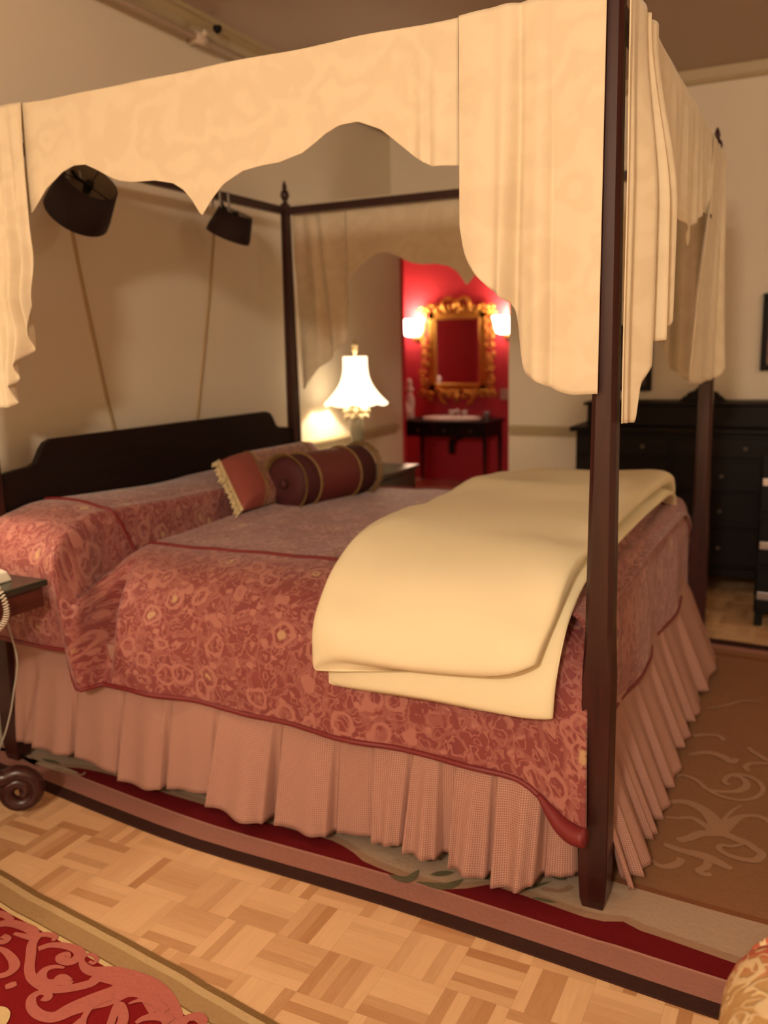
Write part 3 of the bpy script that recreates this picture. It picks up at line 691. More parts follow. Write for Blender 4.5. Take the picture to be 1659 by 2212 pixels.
# far valance and far head curtain
hang('canopy_valance', .335, 1.75, lambda s: vb(s)-.078, lambda s, v, z: .004+.006*noise.noise((s*4, v*1.5, 7))+.006*v*sin(s*19), farp,
     'shaded scalloped valance hanging from the far canopy rail', 'valance', 'scalloped valances round the canopy')
PH = [(.02, 1.235), (.05, 1.243), (.10, 1.30), (.15, 1.355), (.20, 1.39), (.235, 1.43), (.285, 1.475), (.315, 1.55), (.33, 1.62)]
hang('corner_curtain', .02, .328, lambda s: smooth_pl(PH, s, .008), lambda s, v, z: .008+(.1+.9*v)*(.042*sin((s-.02)*2*PI/.20+2.5*noise.noise((s*7, z, 0)))**2), farp,
     'shaded curtain with slanting hem by the far head post, in front of the lit lamp', 'curtain', 'curtains at the canopy corners')
# near head curtain with cascading edge
PNH = [(.02, 1.285), (.10, 1.275), (.20, 1.28), (.228, 1.30), (.240, 1.345), (.262, 1.36), (.29, 1.42), (.315, 1.46), (.336, 1.51), (.352, 1.60)]
hang('corner_curtain', .01, .352, lambda s: smooth_pl(PNH, s, .004), lambda s, v, z: .014+(.05+.95*v)*(.050*sin((s-.02)*2*PI/.10+z*2.5)**2*sst(.10, .3, s)+.02*sin(s*30)**2), near,
     'cream curtain with cascading zigzag edge at the left edge of the canopy', 'curtain', 'curtains at the canopy corners', shift=lambda s, z: .014*sin(z*26)*sst(1.9, 1.5, z)*sst(.15, .33, s))

# ------------------------------------------------------------------ folded duvet
dv = empty('folded_duvet', (1.67, .80, .80), 'pale yellow duvet folded in a thick band across the foot of the bed', 'duvet')
DP = [(-.062, .52), (-.060, .60), (-.035, .69), (.03, .765), (.13, .812), (.27, .835), (.5, .845), (.9, .852), (1.3, .848), (1.55, .838), (1.68, .805), (1.76, .745)]
def duvet_layer(t0, t1, h, off, xl, xr, seed, skew=0):
    mb = MB(); NS, NC = 90, 44
    def fn(u, v):
        t = lerp(t0+skew*(.5+.5*cos(2*PI*u)), t1, v); y, z = catmull(DP, t); y1, z1 = catmull(DP, min(1, t+.01)); y0, z0 = catmull(DP, max(0, t-.01))
        d = Vector((0, y1-y0, z1-z0)).normalized(); nrm = Vector((0, -d.z, d.y))
        end = min(1, v/.035, (1-v)/.05); end = math.sqrt(max(.02, 1-(1-end)**2))
        a = 2*PI*u; ca, sa = cos(a), sin(a)
        e = .22
        cx = math.copysign(abs(ca)**(e*1.2), ca); sn = math.copysign(abs(sa)**(.75), sa)
        L0, R0 = xl(t), xr(t); xm, hw = (L0+R0)/2, (R0-L0)/2
        x = xm+hw*cx*(1-.01*(1-end))
        hh = h*(1+.18*noise.noise((x*3, y*3, seed)))*end
        flop = .5+.5*abs(1)
        p = Vector((x, y, z))+nrm*(off+sn*hh)
        nz = noise.noise((x*3.5+y*2.2, y*3-x*1.5, seed*2.1))*.026+noise.noise((x*10+y*5, y*7, seed))*.006-.010*abs(noise.noise((x*5-y*3, y*1.2+x, seed+4)))
        if sn > 0: p += nrm*nz
        low = 1-sst(.0, .3, v)                       # wrinkles on the hanging end
        p += nrm*low*.016*sin(x*15+3*sin(v*11+seed))*(.6+.8*noise.noise((x*3, seed, 0)))*(1 if sn > 0 else .3)
        if v < .2: p.z += (1-v/.2)*.018*noise.noise((x*4, seed, 2))
        return (p.x-1.67, p.y-.80, p.z-.80)
    mb.grid(fn, NC, NS, close_u=True)
    n0 = NC
    mb.f.append(list(range(NC))); mb.mi.append(0); mb.f.append([NS*NC+i for i in range(NC)]); mb.mi.append(0)
    return mb
XL = [(0, 1.335), (.15, 1.335), (.35, 1.325), (.55, 1.33), (.8, 1.36), (1, 1.37)]
XR = [(0, 2.0), (.1, 2.005), (.3, 2.02), (.6, 2.03), (.9, 2.03), (1, 2.02)]
duvet_layer(0.0, 1.0, .024, .006, lambda t: pl(XL, t)+.018, lambda t: pl(XR, t), 1).build('lower_fold', M['duvet'], dv, sub=1)
duvet_layer(.055, .985, .034, .058, lambda t: pl(XL, t), lambda t: pl(XR, t)-.012-.05*sst(.3, 0, t), 5, skew=.085).build('upper_fold', M['duvet'], dv, sub=1)

# ------------------------------------------------------------------ pillows
# long rectangular throw pillow leaning on the pillow roll
def throw_pillow():
    A = Vector((.50, .755, .815)); B = Vector((.285, .905, .99)); C = Vector((.50, 1.50, .81))
    o_ = empty('throw_pillow', A, 'brick red throw pillow with cream fringe and brocade centre behind the bolster', 'pillow')
    ex = (C-A); ey = (B-A); ez = ex.cross(ey).normalized()
    if ez.x < 0: ez = -ez
    def P(u, v, side):
        p = ex*u+ey*v; th = .075*(max(0, 1-(2*u-1)**6)**.5)*(max(0, 1-(2*v-1)**4)**.5)
        return p+ez*side*th
    def patch(u0, u1, mat, name):
        mb = MB(); nu, nv = 24, 20
        for side in (1, -1):
            mb.grid(lambda u, v: P(lerp(u0, u1, u), v, side), nu, nv, uvfn=lambda u, v: (lerp(u0, u1, u)*.75, v*.3))
        return mb.build(name, mat, o_)
    patch(0, .20, M['pinkband'], 'border'); patch(.20, .80, M['brocade'], 'centre_panel'); patch(.80, 1, M['pinkband'], 'border')
    for u in (0, 1):
        mb = MB()
        for i in range(46):
            v = i/45; p = P(u, v, 0); q = Vector((random.uniform(-.008, .008), -.034 if u == 0 else .034, random.uniform(-.012, .004)))
            mb.tube([p, p+q*.5+ez*random.uniform(-.006, .01), p+q+ez*random.uniform(-.01, .012)+Vector((0, 0, -.006))], .0042, 5)
        mb.build('fringe', M['fringe'], o_)
    mb = MB(); mb.tube([P(0, i/20, 0)+ez*.004 for i in range(21)], .007, 6)
    mb.build('braid', M['fringe'], o_)
    for u in (.20, .80): MB().tube([P(u, i/20, 1)+ez*.002 for i in range(21)], .004, 6).build('braid', M['goldtrim'], o_)
throw_pillow()
# bolster
bo = empty('bolster_pillow', (.560, .985, .895), 'round burgundy velvet bolster with gold braid and striped bands', 'pillow')
bo.rotation_euler = (math.radians(-90), 0, math.radians(-9))
BR, BL = .112, .52
def blathe(prof, mat, name, n=40):
    return MB().lathe(prof, n=n, cap=False).build(name, mat, bo)
def rr_(z): return BR*(1+.03*sin(z*40))
blathe([(.012, -.002), (.05, -.010), (.085, -.004), (BR, .012), (BR+.002, .05), (BR+.003, .10)], M['velvet'], 'end_cap')
blathe([(BR+.003, .10), (BR+.004, .12), (BR+.005, .24), (BR+.003, .38)], M['band'], 'centre_band')
blathe([(BR+.003, .38), (BR+.002, .45), (BR, .50), (.085, .525), (.04, .53), (.008, .525)], M['velvet'], 'end_cap')
for zz in (.006, .515):
    mb = MB(); N = 120
    for i in range(N):
        a = 2*PI*i/N; c_, s_ = cos(a), sin(a); d_ = -.012 if zz < .1 else .012
        mb.tube([(c_*BR*.985, s_*BR*.985, zz), (c_*(BR+.012), s_*(BR+.012), zz+d_*.6), (c_*(BR+.016+random.uniform(-.004, .006)), s_*(BR+.016), zz+d_*1.4)], .0026, 4)
    mb.tube([(cos(2*PI*i/60)*(BR+.002), sin(2*PI*i/60)*(BR+.002), zz+.004) for i in range(61)], .0055, 6)
    mb.build('fringe', M['goldtrim'], bo)
for zz in (.10, .38):
    MB().tube([(cos(2*PI*i/60)*(BR+.006), sin(2*PI*i/60)*(BR+.006), zz) for i in range(61)], .006, 6).build('braid', M['goldtrim'], bo)
mb = MB().lathe([(.022, -.006), (.020, -.018), (.004, -.022)], n=16)
mb.build('button', M['velvet'], bo)

# ------------------------------------------------------------------ reading lamps clipped over the head rail
def clip_lamp(y, z, rb, rt, h, lean, tilt, label, x=.055, straps=(-.035, .03)):
    o_ = empty('reading_lamp', (x, y, z), label, 'lamp', 'shades over the headboard')
    ax = Vector((.69*tilt+.9*lean, -.72*tilt+.44*lean, 1)).normalized()
    R_ = Vector((0, 0, 1)).rotation_difference(ax).to_matrix().to_4x4()
    MB().lathe([(rb, -h/2), (rb*.985, -h*.3), (rt, h/2), (rt-.003, h/2), (rb-.004, -h/2), (rb, -h/2)], n=36, cap=False, M4=R_).build('lamp_shade', M['shade_out'], o_)
    MB().lathe([(rt-.0045, h/2-.001), (rb-.006, -h/2+.001)], n=36, cap=False, M4=R_).build('lining', M['shade_in'], o_)
    mb = MB(); top = [R_ @ Vector((cos(a)*rt, sin(a)*rt, h/2)) for a in (0, 2*PI/3, 4*PI/3)]; c0 = R_ @ Vector((0, 0, h/2-.02))
    for p in top: mb.tube([c0, p], .0022, 6)
    mb.lathe([(.014, -.03), (.018, .0), (.014, .02)], n=14, M4=R_ @ Matrix.Translation((0, 0, h/2-.02)))
    mb.tube([c0, Vector((-x*.5, 0, h/2+.0)), Vector((-x, 0, ZR-z-.02))], .006, 8)
    mb.build('socket', M['black'], o_)
    for s_ in straps:
        mb = MB(); hh = ZR-z
        # band looping over the rail
        path = [(-x+.024, s_, hh-.07), (-x+.022, s_, hh+.022), (-x-.022, s_, hh+.022), (-x-.022, s_, hh-.05)]
        vs = []
        for p in path: vs += [(p[0], p[1]-.008, p[2]), (p[0], p[1]+.008, p[2])]
        mb.add(vs, [(2*i, 2*i+1, 2*i+3, 2*i+2) for i in range(3)])
        mb.build('strap', M['strap'], o_, solid=.002)
    return o_
l1 = clip_lamp(.487, 2.012, .122, .102, .152, .60, .72, 'larger burgundy lamp shade at the left, half hidden by the valance')
l2 = clip_lamp(1.412, 2.020, .104, .080, .115, .38, .24, 'smaller burgundy lamp shade strapped under the rail near the far head post')
def raceway(pts, wd, label):
    mb = MB(); a = [Vector((HX, p[0], p[1])) for p in pts]; vs = []
    for i, p in enumerate(a):
        d = (a[min(i+1, len(a)-1)]-a[max(i-1, 0)]).normalized(); s_ = Vector((0, -d.z, d.y))*wd/2
        vs += [p-s_+Vector((.0005, 0, 0)), p-s_*.75+Vector((.009, 0, 0)), p+s_*.75+Vector((.009, 0, 0)), p+s_+Vector((.0005, 0, 0))]
    fs = [(4*i+k, 4*i+k+1, 4*i+k+5, 4*i+k+4) for i in range(len(a)-1) for k in range(3)]
    mb.add(vs, fs); return tag(mb.build('cord_cover', M['cover'], smooth=False), label, 'cord cover', 'cord covers on the wall above the headboard')
raceway([(.655, 2.03), (.668, 1.95), (.690, 1.80), (.735, 1.55), (.80, 1.22), (.85, .98)], .015, 'tan cord cover slanting down the wall from the larger burgundy shade')
raceway([(1.612, 2.06), (1.603, 1.98), (1.545, 1.72), (1.46, 1.38), (1.395, 1.13), (1.37, 1.0)], .014, 'tan cord cover slanting down the wall from the smaller burgundy shade')

# ------------------------------------------------------------------ far nightstand and lamp
ns = empty('nightstand', (-.0, 2.77, 0), 'dark green nightstand with glossy top on the far side of the bed', 'nightstand')
MB().box(-.17, -.30, .675, .225, .345, .70).build('table_top', M['green'], ns, bevel=.006)
MB().box(-.16, -.28, .50, .208, .32, .675).build('body', M['green'], ns, bevel=.004)
dr = MB().box(.208, -.25, .52, .220, .29, .66).build('drawer', M['green'], ns, bevel=.003)
MB().lathe([(.004, 0), (.006, .012), (.012, .02), (.008, .028)], n=12, M4=Matrix.Translation((.22, .02, .59)) @ Matrix.Rotation(PI/2, 4, 'Y')).build('knob', M['brass'], dr)
for a in (-.145, .19):
    for b in (-.265, .305):
        MB().add([(a+q*sx, b+q*sy, z) for z, q in ((0, .014), (.5, .02)) for sx, sy in ((-1, -1), (1, -1), (1, 1), (-1, 1))],
                 [(0, 1, 2, 3), (4, 5, 6, 7)]+[(i, (i+1) % 4, 4+(i+1) % 4, 4+i) for i in range(4)]).build('leg', M['green'], ns, smooth=False)

def table_lamp(loc, label, watt, scale=1.0, tilt=0):
    o_ = empty('table_lamp', loc, label, 'lamp', None)
    s = scale
    fl = lambda a, z: 1+.12*sin(a*3+z*30)+.07*sin(a*7-z*55)
    MB().lathe([(.075*s, 0), (.078*s, .012), (.06*s, .03), (.05*s, .04)], n=32).build('plinth', M['lampbody'], o_)
    MB().lathe([(.045*s, .035), (.030*s, .06), (.028*s, .10), (.036*s, .15), (.034*s, .20), (.040*s, .26), (.046*s, .30), (.038*s, .33), (.03*s, .345)], n=40, rad=fl).build('column', M['lampgreen'], o_)
    mb = MB()
    for k in range(7):
        a = 2*PI*k/7
        for r_, z_, l_ in ((.050, .335, .045), (.058, .37, .05), (.046, .405, .04)):
            aa = a+z_*9
            mb.tube([(cos(aa)*.01, sin(aa)*.01, z_), (cos(aa)*r_*.8, sin(aa)*r_*.8, z_+.02), (cos(aa)*(r_+.018), sin(aa)*(r_+.018), z_+.012), (cos(aa)*(r_+.022), sin(aa)*(r_+.022), z_-.005)], lambda q: .019*(1-q*.7), 8)
    mb.lathe([(.022, .335), (.030, .37), (.026, .41), (.014, .43), (.010, .50)], n=24)
    mb.build('carved_capital', M['lampbody'], o_)
    zb = .425; H = .275
    sc = lambda a, z: 1+.035*abs(sin(a*4))*(1-(z-zb)/H)**.5
    prof = [(lerp(.185, .072, q)-.050*sin(q*PI)*(1-q*.3), zb+H*q) for q in [i/16 for i in range(17)]]
    def shade():
        mb = MB(); n = 96; vs = []
        for r_, z_ in prof:
            for i in range(n):
                a = 2*PI*i/n; k_ = (z_-zb)/H; scal = .012*abs(cos(a*4))*(1-k_)**3
                vs.append((r_*(1+.04*abs(sin(a*4))*(1-k_))*cos(a), r_*(1+.04*abs(sin(a*4))*(1-k_))*sin(a), z_-scal))
        fs = [(j*n+i, j*n+(i+1) % n, (j+1)*n+(i+1) % n, (j+1)*n+i) for j in range(len(prof)-1) for i in range(n)]
        mb.add(vs, fs); return mb
    shade().build('lamp_shade', M['shade_lit'], o_, solid=.002)
    mb = MB(); mb.lathe([(.006, .50), (.006, .72), (.018, .735), (.010, .75), (.020, .765), (.012, .785), (.003, .80)], n=14)
    mb.tube([(-.07, 0, .695), (.07, 0, .695)], .002, 5).tube([(0, -.07, .695), (0, .07, .695)], .002, 5)
    fin_ = mb.build('finial', M['lampbody'], o_)
    MB().lathe([(.002, .50), (.02, .52), (.028, .55), (.02, .58), (.003, .595)], n=16).build('bulb', M['bulb'], o_)
    point('lamp_light', (0, 0.036, .555), watt, WARM, .02, o_)
    return o_
table_lamp((.045, 2.60, .70), 'lit table lamp with bell shade and carved stem beside the far side of the bed', FAR_LAMP_W)

# ------------------------------------------------------------------ near nightstand with phone and lamp
nn = empty('nightstand', (.20, -.40, 0), 'dark wooden pedestal nightstand with scrolled foot at the left edge', 'nightstand')
MB().box(-.22, -.26, .735, .222, .228, .757).build('table_top', M['green'], nn, bevel=.006)
MB().box(-.20, -.24, .672, .212, .215, .735).build('apron', M['nwood'], nn, bevel=.004)
MB().lathe([(.035, .10), (.06, .14), (.045, .22), (.028, .30), (.035, .45), (.05, .58), (.035, .64), (.06, .672)], (-.06, -.1, 0), 24).build('pedestal', M['mahog'], nn)
for k, (dx, dy) in enumerate(((.235, .165), (-.20, .10), (-.1, -.22), (.2, -.16))):
    P0 = Vector((-.06, -.1, .16)); P1 = Vector((dx, dy-.06, .075)) if k else Vector((.155, .095, .095))
    d_ = (P1-P0); d_.z = 0; d_.normalize()
    pts = [P0, P0+d_*.07+Vector((0, 0, .03)), P1-d_*.06+Vector((0, 0, .05)), P1+Vector((0, 0, .06))-d_*.015]
    sc_ = []
    for i in range(26):
        a = PI/2-i/25*PI*2.9; r_ = .060*(1-i/25*.75); sc_.append(P1+d_*cos(a)*r_+Vector((0, 0, sin(a)*r_)))
    pts = [catmull(pts, i/12) for i in range(12)]+sc_
    MB().tube(pts, lambda q: lerp(.030, .020, q), 12).build('scroll_foot', M['mahog'], nn)
ph = empty('telephone', (.262, -.258, .757), 'white telephone base at the edge of the near nightstand', 'telephone')
mb = MB(); mb.add([(-.10, -.09, 0), (.075, -.09, 0), (.075, .03, 0), (-.10, .03, 0), (-.10, -.08, .06), (.06, -.08, .032), (.06, .022, .032), (-.10, .022, .06)],
                  [(0, 1, 2, 3), (4, 5, 6, 7), (0, 1, 5, 4), (1, 2, 6, 5), (2, 3, 7, 6), (3, 0, 4, 7)])
mb.build('base', M['plastic'], ph, bevel=.008, segs=3)
mb = MB(); mb.tube([(-.08, -.12, .075), (-.04, -.105, .095), (.03, -.1, .08), (.06, -.10, .06)], lambda q: .02+.008*abs(q-.5), 12); mb.build('handset', M['plastic'], ph)
mb = MB(); pts = []
cp = [(.055, -.06, .02), (.148, -.09, .012), (.176, -.092, -.045), (.168, -.104, -.09), (.130, -.13, -.125), (.09, -.16, -.13)]
for i in range(420):
    q = i/419; c_ = catmull(cp, q); c2 = catmull(cp, min(1, q+.01)); c1 = catmull(cp, max(0, q-.01))
    d_ = (Vector(c2)-Vector(c1)).normalized(); a1 = d_.orthogonal().normalized(); b1 = d_.cross(a1); th = q*2*PI*34
    pts.append(Vector(c_)+(a1*cos(th)+b1*sin(th))*.0075)
mb.tube(pts, .0022, 5); mb.build('coiled_cord', M['plastic'], ph)
cd = MB().tube([catmull([(.20, -.175, .66), (.222, -.165, .55), (.245, -.17, .46), (.232, -.185, .36), (.21, -.19, .28), (.17, -.2, .18), (.08, -.2, .06), (-.1, -.19, .012)], i/60) for i in range(61)], .0028, 6).build('power_cord', M['strap'])
tag(cd, 'thin pale cord hanging in front of the gingham skirt at the left', 'cord')
table_lamp((.12, -.48, .757), 'table lamp on the near nightstand beyond the left edge', NEAR_LAMP_W)

# ------------------------------------------------------------------ bathroom: console sink, mirror, sconces, ornaments
cs = empty('console_sink', (-.95, 6.60, 0), 'dark wooden console washstand with inset white basin under the gilt mirror', 'washstand')
MB().box(-.52, -.24, .665, .475, .32, .695).build('counter', M['dwood'], cs, bevel=.005)
MB().box(-.50, -.21, .53, .45, .30, .665).build('frieze', M['dwood'], cs, bevel=.003)
for xk in (-.29, .0, .29):
    d_ = MB().box(xk-.13, -.222, .55, xk+.13, -.208, .65).build('drawer', M['dwood'], cs, bevel=.002)
    MB().lathe([(.006, 0), (.014, .015), (.008, .022)], n=12, M4=Matrix.Translation((xk, -.222, .60)) @ Matrix.Rotation(PI/2, 4, 'X')).build('knob', M['pewter'], d_)
for a in (-.475, .43):
    for b in (-.19, .28):
        MB().lathe([(.010, 0), (.013, .04), (.015, .10), (.022, .40), (.024, .53)], (a, b, 0), 12).build('leg', M['dwood'], cs)
mb = MB(); ell = lambda a, z: math.sqrt(1/((cos(a)/1.0)**2+(sin(a)/.62)**2))
mb.lathe([(.32, .695), (.325, .712), (.31, .722), (.29, .722), (.24, .70), (.12, .67), (.03, .665)], (-.02, .03, 0), 48, rad=ell, cap=False); mb.build('basin', M['white'], cs)
fc = MB()
for dx in (-.075, .075):
    fc.lathe([(.018, .70), (.014, .735), (.022, .745), (.028, .76), (.012, .775)], (dx-.02, .22, 0), 14)
    fc.tube([(dx-.05, .22, .765), (dx+.01, .22, .765)], .009, 8)
fc.tube([(-.02, .24, .70), (-.02, .24, .76), (-.02, .20, .785), (-.02, .14, .775), (-.02, .12, .755)], .011, 10); fc.build('faucet', M['white'], cs)
tr = MB(); tr.tube([(-.02, .03, .66), (-.02, .03, .46), (-.02, .06, .42), (-.02, .12, .43), (-.02, .14, .47), (-.02, .33, .47)], .018, 10)
tr.lathe([(.03, .33), (.034, .36), (.034, .45), (.026, .47)], (-.02, .03, 0), 14); tr.build('drain_trap', M['black'], cs)

mr = empty('wall_mirror', (-1.012, 6.93, 1.40), 'ornate gilt framed mirror on the red bathroom wall', 'mirror')
MB().box(-.265, -.004, -.355, .265, .004, .355).build('glass', M['mirror'], mr, smooth=False)
fr = MB(); W2, H2 = .335, .425
for (x0, z0, x1, z1) in ((-W2, H2-.085, W2, H2), (-W2, -H2, W2, -H2+.085), (-W2, -H2, -W2+.085, H2), (W2-.085, -H2, W2, H2)):
    fr.box(x0, -.03, z0, x1, .012, z1)
fr.build('inner_frame', M['gold'], mr, bevel=.012, segs=3)
cv = MB()
def leafscroll(cx, cz, r, a0, turns, w0, y0=-.035):
    pts = []
    for i in range(22):
        q = i/21; a = a0+turns*2*PI*q; rad = r*(1-.78*q); pts.append((cx+rad*cos(a), y0-.012*sin(q*PI), cz+rad*sin(a)))
    cv.tube(pts, lambda q: w0*(1-.45*q), 8)
rnd = random.Random(3)
for i in range(9):
    xx = -.40+.10*i
    for zz, fl_ in ((.455, 1), (-.455, -1)):
        leafscroll(xx, zz+rnd.uniform(-.012, .012), .048, rnd.uniform(0, 6), 1.15*(1 if i < 4.5 else -1)*fl_, .016)
for i in range(10):
    zz = -.40+.089*i
    for xx in (-.385, .385):
        leafscroll(xx+rnd.uniform(-.012, .012), zz, .045, rnd.uniform(0, 6), 1.15*(1 if xx < 0 else -1), .015)
for sx in (-1, 1):
    leafscroll(sx*.10, .49, .075, PI/2+sx*.8, -sx*1.0, .022); leafscroll(sx*.12, -.475, .08, -PI/2, sx*.9, .02)
cv.lathe([(.002, -.06), (.03, -.03), (.04, 0), (.028, .03), (.002, .06)], (0, -.04, .50), 12).lathe([(.002, -.06), (.03, -.03), (.04, 0), (.028, .03), (.002, .06)], (0, -.04, -.49), 12)
cv.build('carved_border', M['gold'], mr)

for sx, lab in ((-1.492, 'lit wall sconce left of the gilt mirror'), (-.450, 'lit wall sconce right of the gilt mirror')):
    o_ = empty('wall_sconce', (sx, 6.87, 1.66), lab, 'sconce', None)
    MB().lathe([(.05, 0), (.055, .012), (.03, .03)], n=20, M4=Matrix.Translation((0, .08, -.10)) @ Matrix.Rotation(PI/2, 4, 'X')).build('back_plate', M['brass'], o_)
    MB().tube([(0, .06, -.10), (0, .0, -.14), (0, -.04, -.12), (0, -.05, -.08)], .008, 8).build('arm', M['brass'], o_)
    MB().lathe([(.04, -.085), (.075, -.075), (.095, -.02), (.105, .05), (.12, .09), (.115, .09), (.09, .0), (.03, -.07)], (0, -.05, 0), 32, cap=False, rad=lambda a, z: 1+.07*abs(sin(a*4))).build('glass_shade', M['globe'], o_)
    MB().lathe([(.002, -.05), (.028, -.02), (.03, .02), (.002, .05)], (0, -.05, .01), 14).build('bulb', M['bulb'], o_)
    point('sconce_light', (0, -.06, .14), SCONCE_W, (1, .74, .46), .05, o_)

tag(MB().box(-.535, 6.936, .885, -.425, 6.951, 1.0).build('switch_plate', M['plate'], bevel=.003), 'square beige switch plate on the red wall right of the mirror', 'switch plate')
st = empty('soap_bottle', (-1.405, 6.52, .695), 'tall white figurine bottle at the left end of the washstand', 'bottle')
MB().lathe([(.045, 0), (.05, .02), (.044, .09), (.052, .16), (.05, .22), (.036, .26), (.022, .285)], n=24).build('body', M['white'], st)
MB().lathe([(.022, .285), (.045, .31), (.04, .34), (.018, .36), (.03, .39), (.024, .42), (.003, .44)], n=20).build('stopper', M['white'], st)
st = empty('jar', (-1.40, 6.425, .695), 'small round white jar beside the tall white bottle', 'jar')
MB().lathe([(.035, 0), (.055, .03), (.06, .08), (.05, .13), (.03, .15)], n=24).build('body', M['white'], st)
MB().lathe([(.034, .15), (.03, .165), (.012, .178), (.010, .19)], n=20).build('lid', M['white'], st)
tag(MB().lathe([(.025, 0), (.028, .004), (.034, .09), (.032, .09), (.026, .008), (.002, .006)], n=24, cap=False).build('tumbler', M['glass']), 'clear glass tumbler at the right end of the washstand', 'glass').location = (-.56, 6.58, .695)

# ------------------------------------------------------------------ dresser on the far wall
dd = empty('dresser', (2.06, 3.42, 0), 'long dark wooden dresser with carved crest against the far wall', 'dresser')
MB().box(-.84, -.20, .12, .84, .20, .93).build('carcass', M['dwood'], dd, bevel=.006)
MB().box(-.875, -.235, .925, .875, .21, .955).box(-.86, -.22, .10, .86, .205, .15).build('moulding', M['dwood'], dd, bevel=.008, segs=3)
MB().box(-.80, -.10, .955, .80, .20, 1.075).box(-.82, -.12, 1.075, .82, .205, 1.095).build('upper_shelf', M['dwood'], dd, bevel=.006)
rows = ((.17, .37), (.39, .58), (.60, .77), (.79, .90))
for ci, cx in enumerate((-.56, -.0, .56)):
    for z0, z1 in rows:
        d_ = MB().box(cx-.265, -.215, z0, cx+.265, -.198, z1).build('drawer', M['dwood'], dd, bevel=.005)
        for kx in ((-.0,) if z1 < .8 else (-.12, .12)):
            MB().lathe([(.007, 0), (.014, .012), (.010, .022), (.003, .026)], n=14, M4=Matrix.Translation((cx+kx, -.215, (z0+z1)/2)) @ Matrix.Rotation(PI/2, 4, 'X')).build('knob', M['pewter'], d_)
for a in (-.80, .80):
    for b in (-.17, .17): MB().lathe([(.03, 0), (.045, .03), (.04, .07), (.03, .10)], (a, b, 0), 16).build('foot', M['dwood'], dd)
cr = [(-.29, 1.095), (-.28, 1.112), (-.25, 1.118), (-.235, 1.140), (-.20, 1.148), (-.18, 1.175), (-.10, 1.20), (-.06, 1.235), (-.0, 1.25)]
crp = [(x_*.47, 1.095+(z_-1.095)*.62) for x_, z_ in cr]+[(-x_*.47, 1.095+(z_-1.095)*.62) for x_, z_ in reversed(cr[:-1])]
mb = MB(); n = len(crp); mb.add([(x_-.145, y_, z_) for y_ in (.0, .045) for x_, z_ in crp], [tuple(range(n)), tuple(range(n, 2*n))]+[(i, (i+1) % n, n+(i+1) % n, n+i) for i in range(n)])
mb.build('carved_crest', M['dwood'], dd, bevel=.006, segs=3)

def picture(cx, cz, wd, hg, label):
    o_ = empty('framed_picture', (cx, 3.632, cz), label, 'picture', 'dark framed pictures on the far wall')
    fw = .035; mb = MB()
    for (x0, z0, x1, z1) in ((-wd/2, hg/2-fw, wd/2, hg/2), (-wd/2, -hg/2, wd/2, -hg/2+fw), (-wd/2, -hg/2+fw, -wd/2+fw, hg/2-fw), (wd/2-fw, -hg/2+fw, wd/2, hg/2-fw)):
        mb.box(x0, -.018, z0, x1, .016, z1)
    mb.build('frame', M['dwood'], o_, bevel=.004)
    t = NT('dark_canvas'); c = t.mix(t.ss(t.noise(t.co(), 9, 3), .45, .62), (.03, .014, .006), (.26, .10, .04))
    MB().box(-wd/2+fw, -.004, -hg/2+fw, wd/2-fw, .012, hg/2-fw).build('canvas', t.fin(c, .4), o_, smooth=False)
picture(1.475, 1.35, .22, .41, 'dark picture above the dresser, partly behind the foot curtain')
picture(2.335, 1.487, .26, .445, 'dark picture cut off by the right edge of the photo')

# dark drawer stack at the right edge
fs_ = empty('drawer_chest', (2.46, 2.72, 0), 'black stand with pale glint plates at the right edge near the dresser', 'cabinet')
MB().box(-.165, -.10, .07, .22, .22, .88).build('carcass', M['black'], fs_, bevel=.01)
for z0, z1, hz in ((.10, .30, .17), (.33, .56, .43), (.60, .85, .75)):
    d_ = MB().box(-.155, -.115, z0, .21, -.098, z1).build('drawer', M['black'], fs_, bevel=.004)
    MB().box(-.15, -.125, hz-.018, -.03, -.113, hz+.02).build('glint_plate', M['silver'], d_, bevel=.002)  # pale glints on the dark stand, built as bright metal plates
for a in (-.14, .19):
    for b in (-.07, .18): MB().box(a-.02, b-.02, 0, a+.02, b+.02, .07).build('foot', M['black'], fs_, bevel=.006)

# ------------------------------------------------------------------ armchair, lower right corner
ac = empty('armchair', (2.9, -1.05, 0), 'floral brocade armchair arm in the lower right corner', 'armchair')
def soft(pts, r, name, n=20): return MB().tube([catmull(pts, i/30) for i in range(31)], r, n)
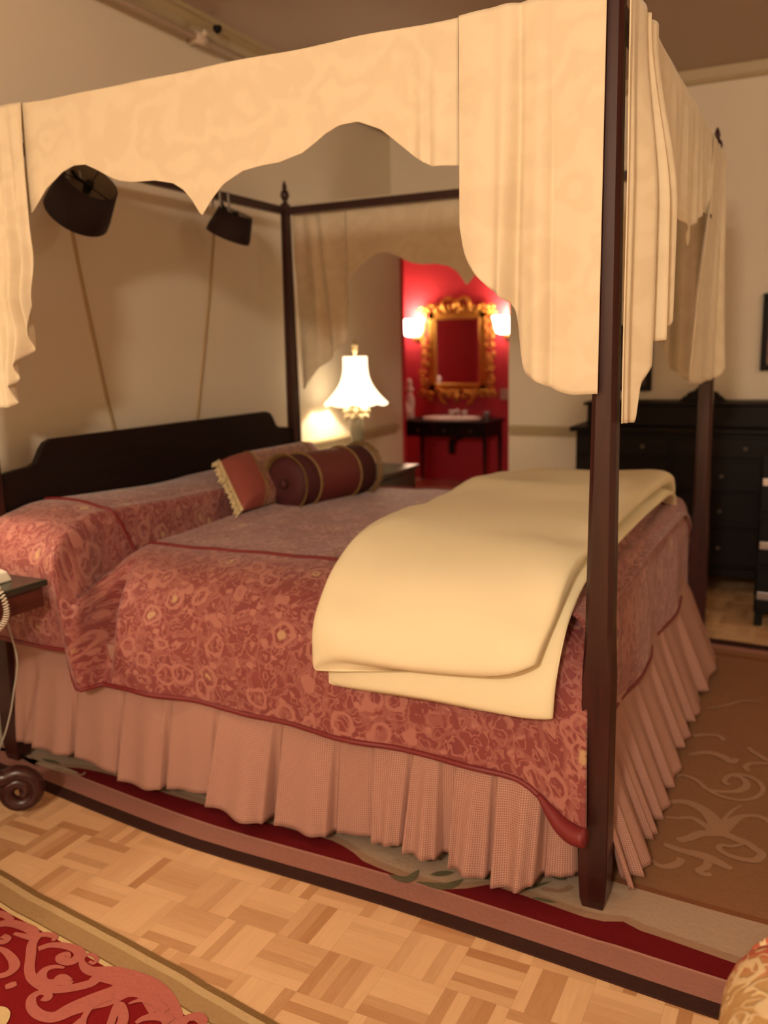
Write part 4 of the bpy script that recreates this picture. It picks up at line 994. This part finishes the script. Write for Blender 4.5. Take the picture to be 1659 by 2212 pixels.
# left arm: a rolled arm running in y, front scroll towards +y
a_ = MB()
def arm(sx):
    mb = MB()
    def fn(u, v):
        a = 2*PI*u; yy = lerp(-.36, .30, v); e = math.sqrt(max(.0, 1-(max(0, abs(2*v-1)-.72)/.28)**2))
        r_ = .088*(.55+.45*e)
        return (sx*.335+r_*1.05*cos(a), yy, .47+r_*sin(a))
    mb.grid(fn, 28, 30, close_u=True); mb.f.append(list(range(28))); mb.mi.append(0); mb.f.append([30*28+i for i in range(28)]); mb.mi.append(0)
    mb.box(sx*.335-.06, -.34, .16, sx*.335+.06, .27, .45)
    return mb
for sx in (-1, 1):
    p = arm(sx).build('arm', M['chairfab'], ac)
    MB().tube([(sx*.335+.075*(1-i/40*.8)*cos(i/40*4*PI), .302, .47+.075*(1-i/40*.8)*sin(i/40*4*PI)) for i in range(41)], .007, 8).build('piping', M['chairfab'], p)
MB().box(-.27, -.30, .16, .27, .26, .30).build('seat_base', M['chairfab'], ac, bevel=.02, segs=3)
MB().box(-.265, -.26, .30, .265, .30, .42).build('seat_cushion', M['chairfab'], ac, bevel=.045, segs=4)
MB().box(-.30, -.42, .16, .30, -.30, .72).build('backrest', M['chairfab'], ac, bevel=.05, segs=4)
for a in (-.32, .32):
    for b in (-.36, .24): MB().lathe([(.014, 0), (.02, .03), (.025, .10), (.032, .17)], (a, b, 0), 14).build('leg', M['dwood'], ac)

# ------------------------------------------------------------------ ceiling lamp of the room (above and behind the photographer)
cl = empty('ceiling_lamp', (CEILING_LAMP_AT[0], CEILING_LAMP_AT[1], CEIL), 'ceiling lamp with frosted bowl above the near side of the room', 'ceiling lamp')
MB().lathe([(.06, 0), (.06, -.02), (.012, -.03), (.012, CEILING_LAMP_AT[2]-CEIL+.16)], n=20).build('stem', M['brass'], cl)
MB().lathe([(.20, -.30), (.18, -.37), (.12, -.42), (.01, -.44)], n=32, cap=False).build('bowl', M['globe'], cl)
point('ceiling_lamp_light', (0, 0, CEILING_LAMP_AT[2]-CEIL+.02), CEILING_LAMP_W, WARM, .16, cl)

cl = empty('ceiling_lamp', (FILL_LAMP_AT[0], FILL_LAMP_AT[1], CEIL), 'unseen fill lamp with frosted bowl, added on the dresser side of the room', 'ceiling lamp')
MB().lathe([(.06, 0), (.06, -.02), (.012, -.03), (.012, -.32)], n=20).build('stem', M['brass'], cl)
MB().lathe([(.20, -.30), (.18, -.37), (.12, -.42), (.01, -.44)], n=32, cap=False).build('bowl', M['globe'], cl)
point('ceiling_lamp_light', (0, 0, FILL_LAMP_AT[2]-CEIL+.02), FILL_LAMP_W, WARM, .16, cl)  # fill light of the added lamp
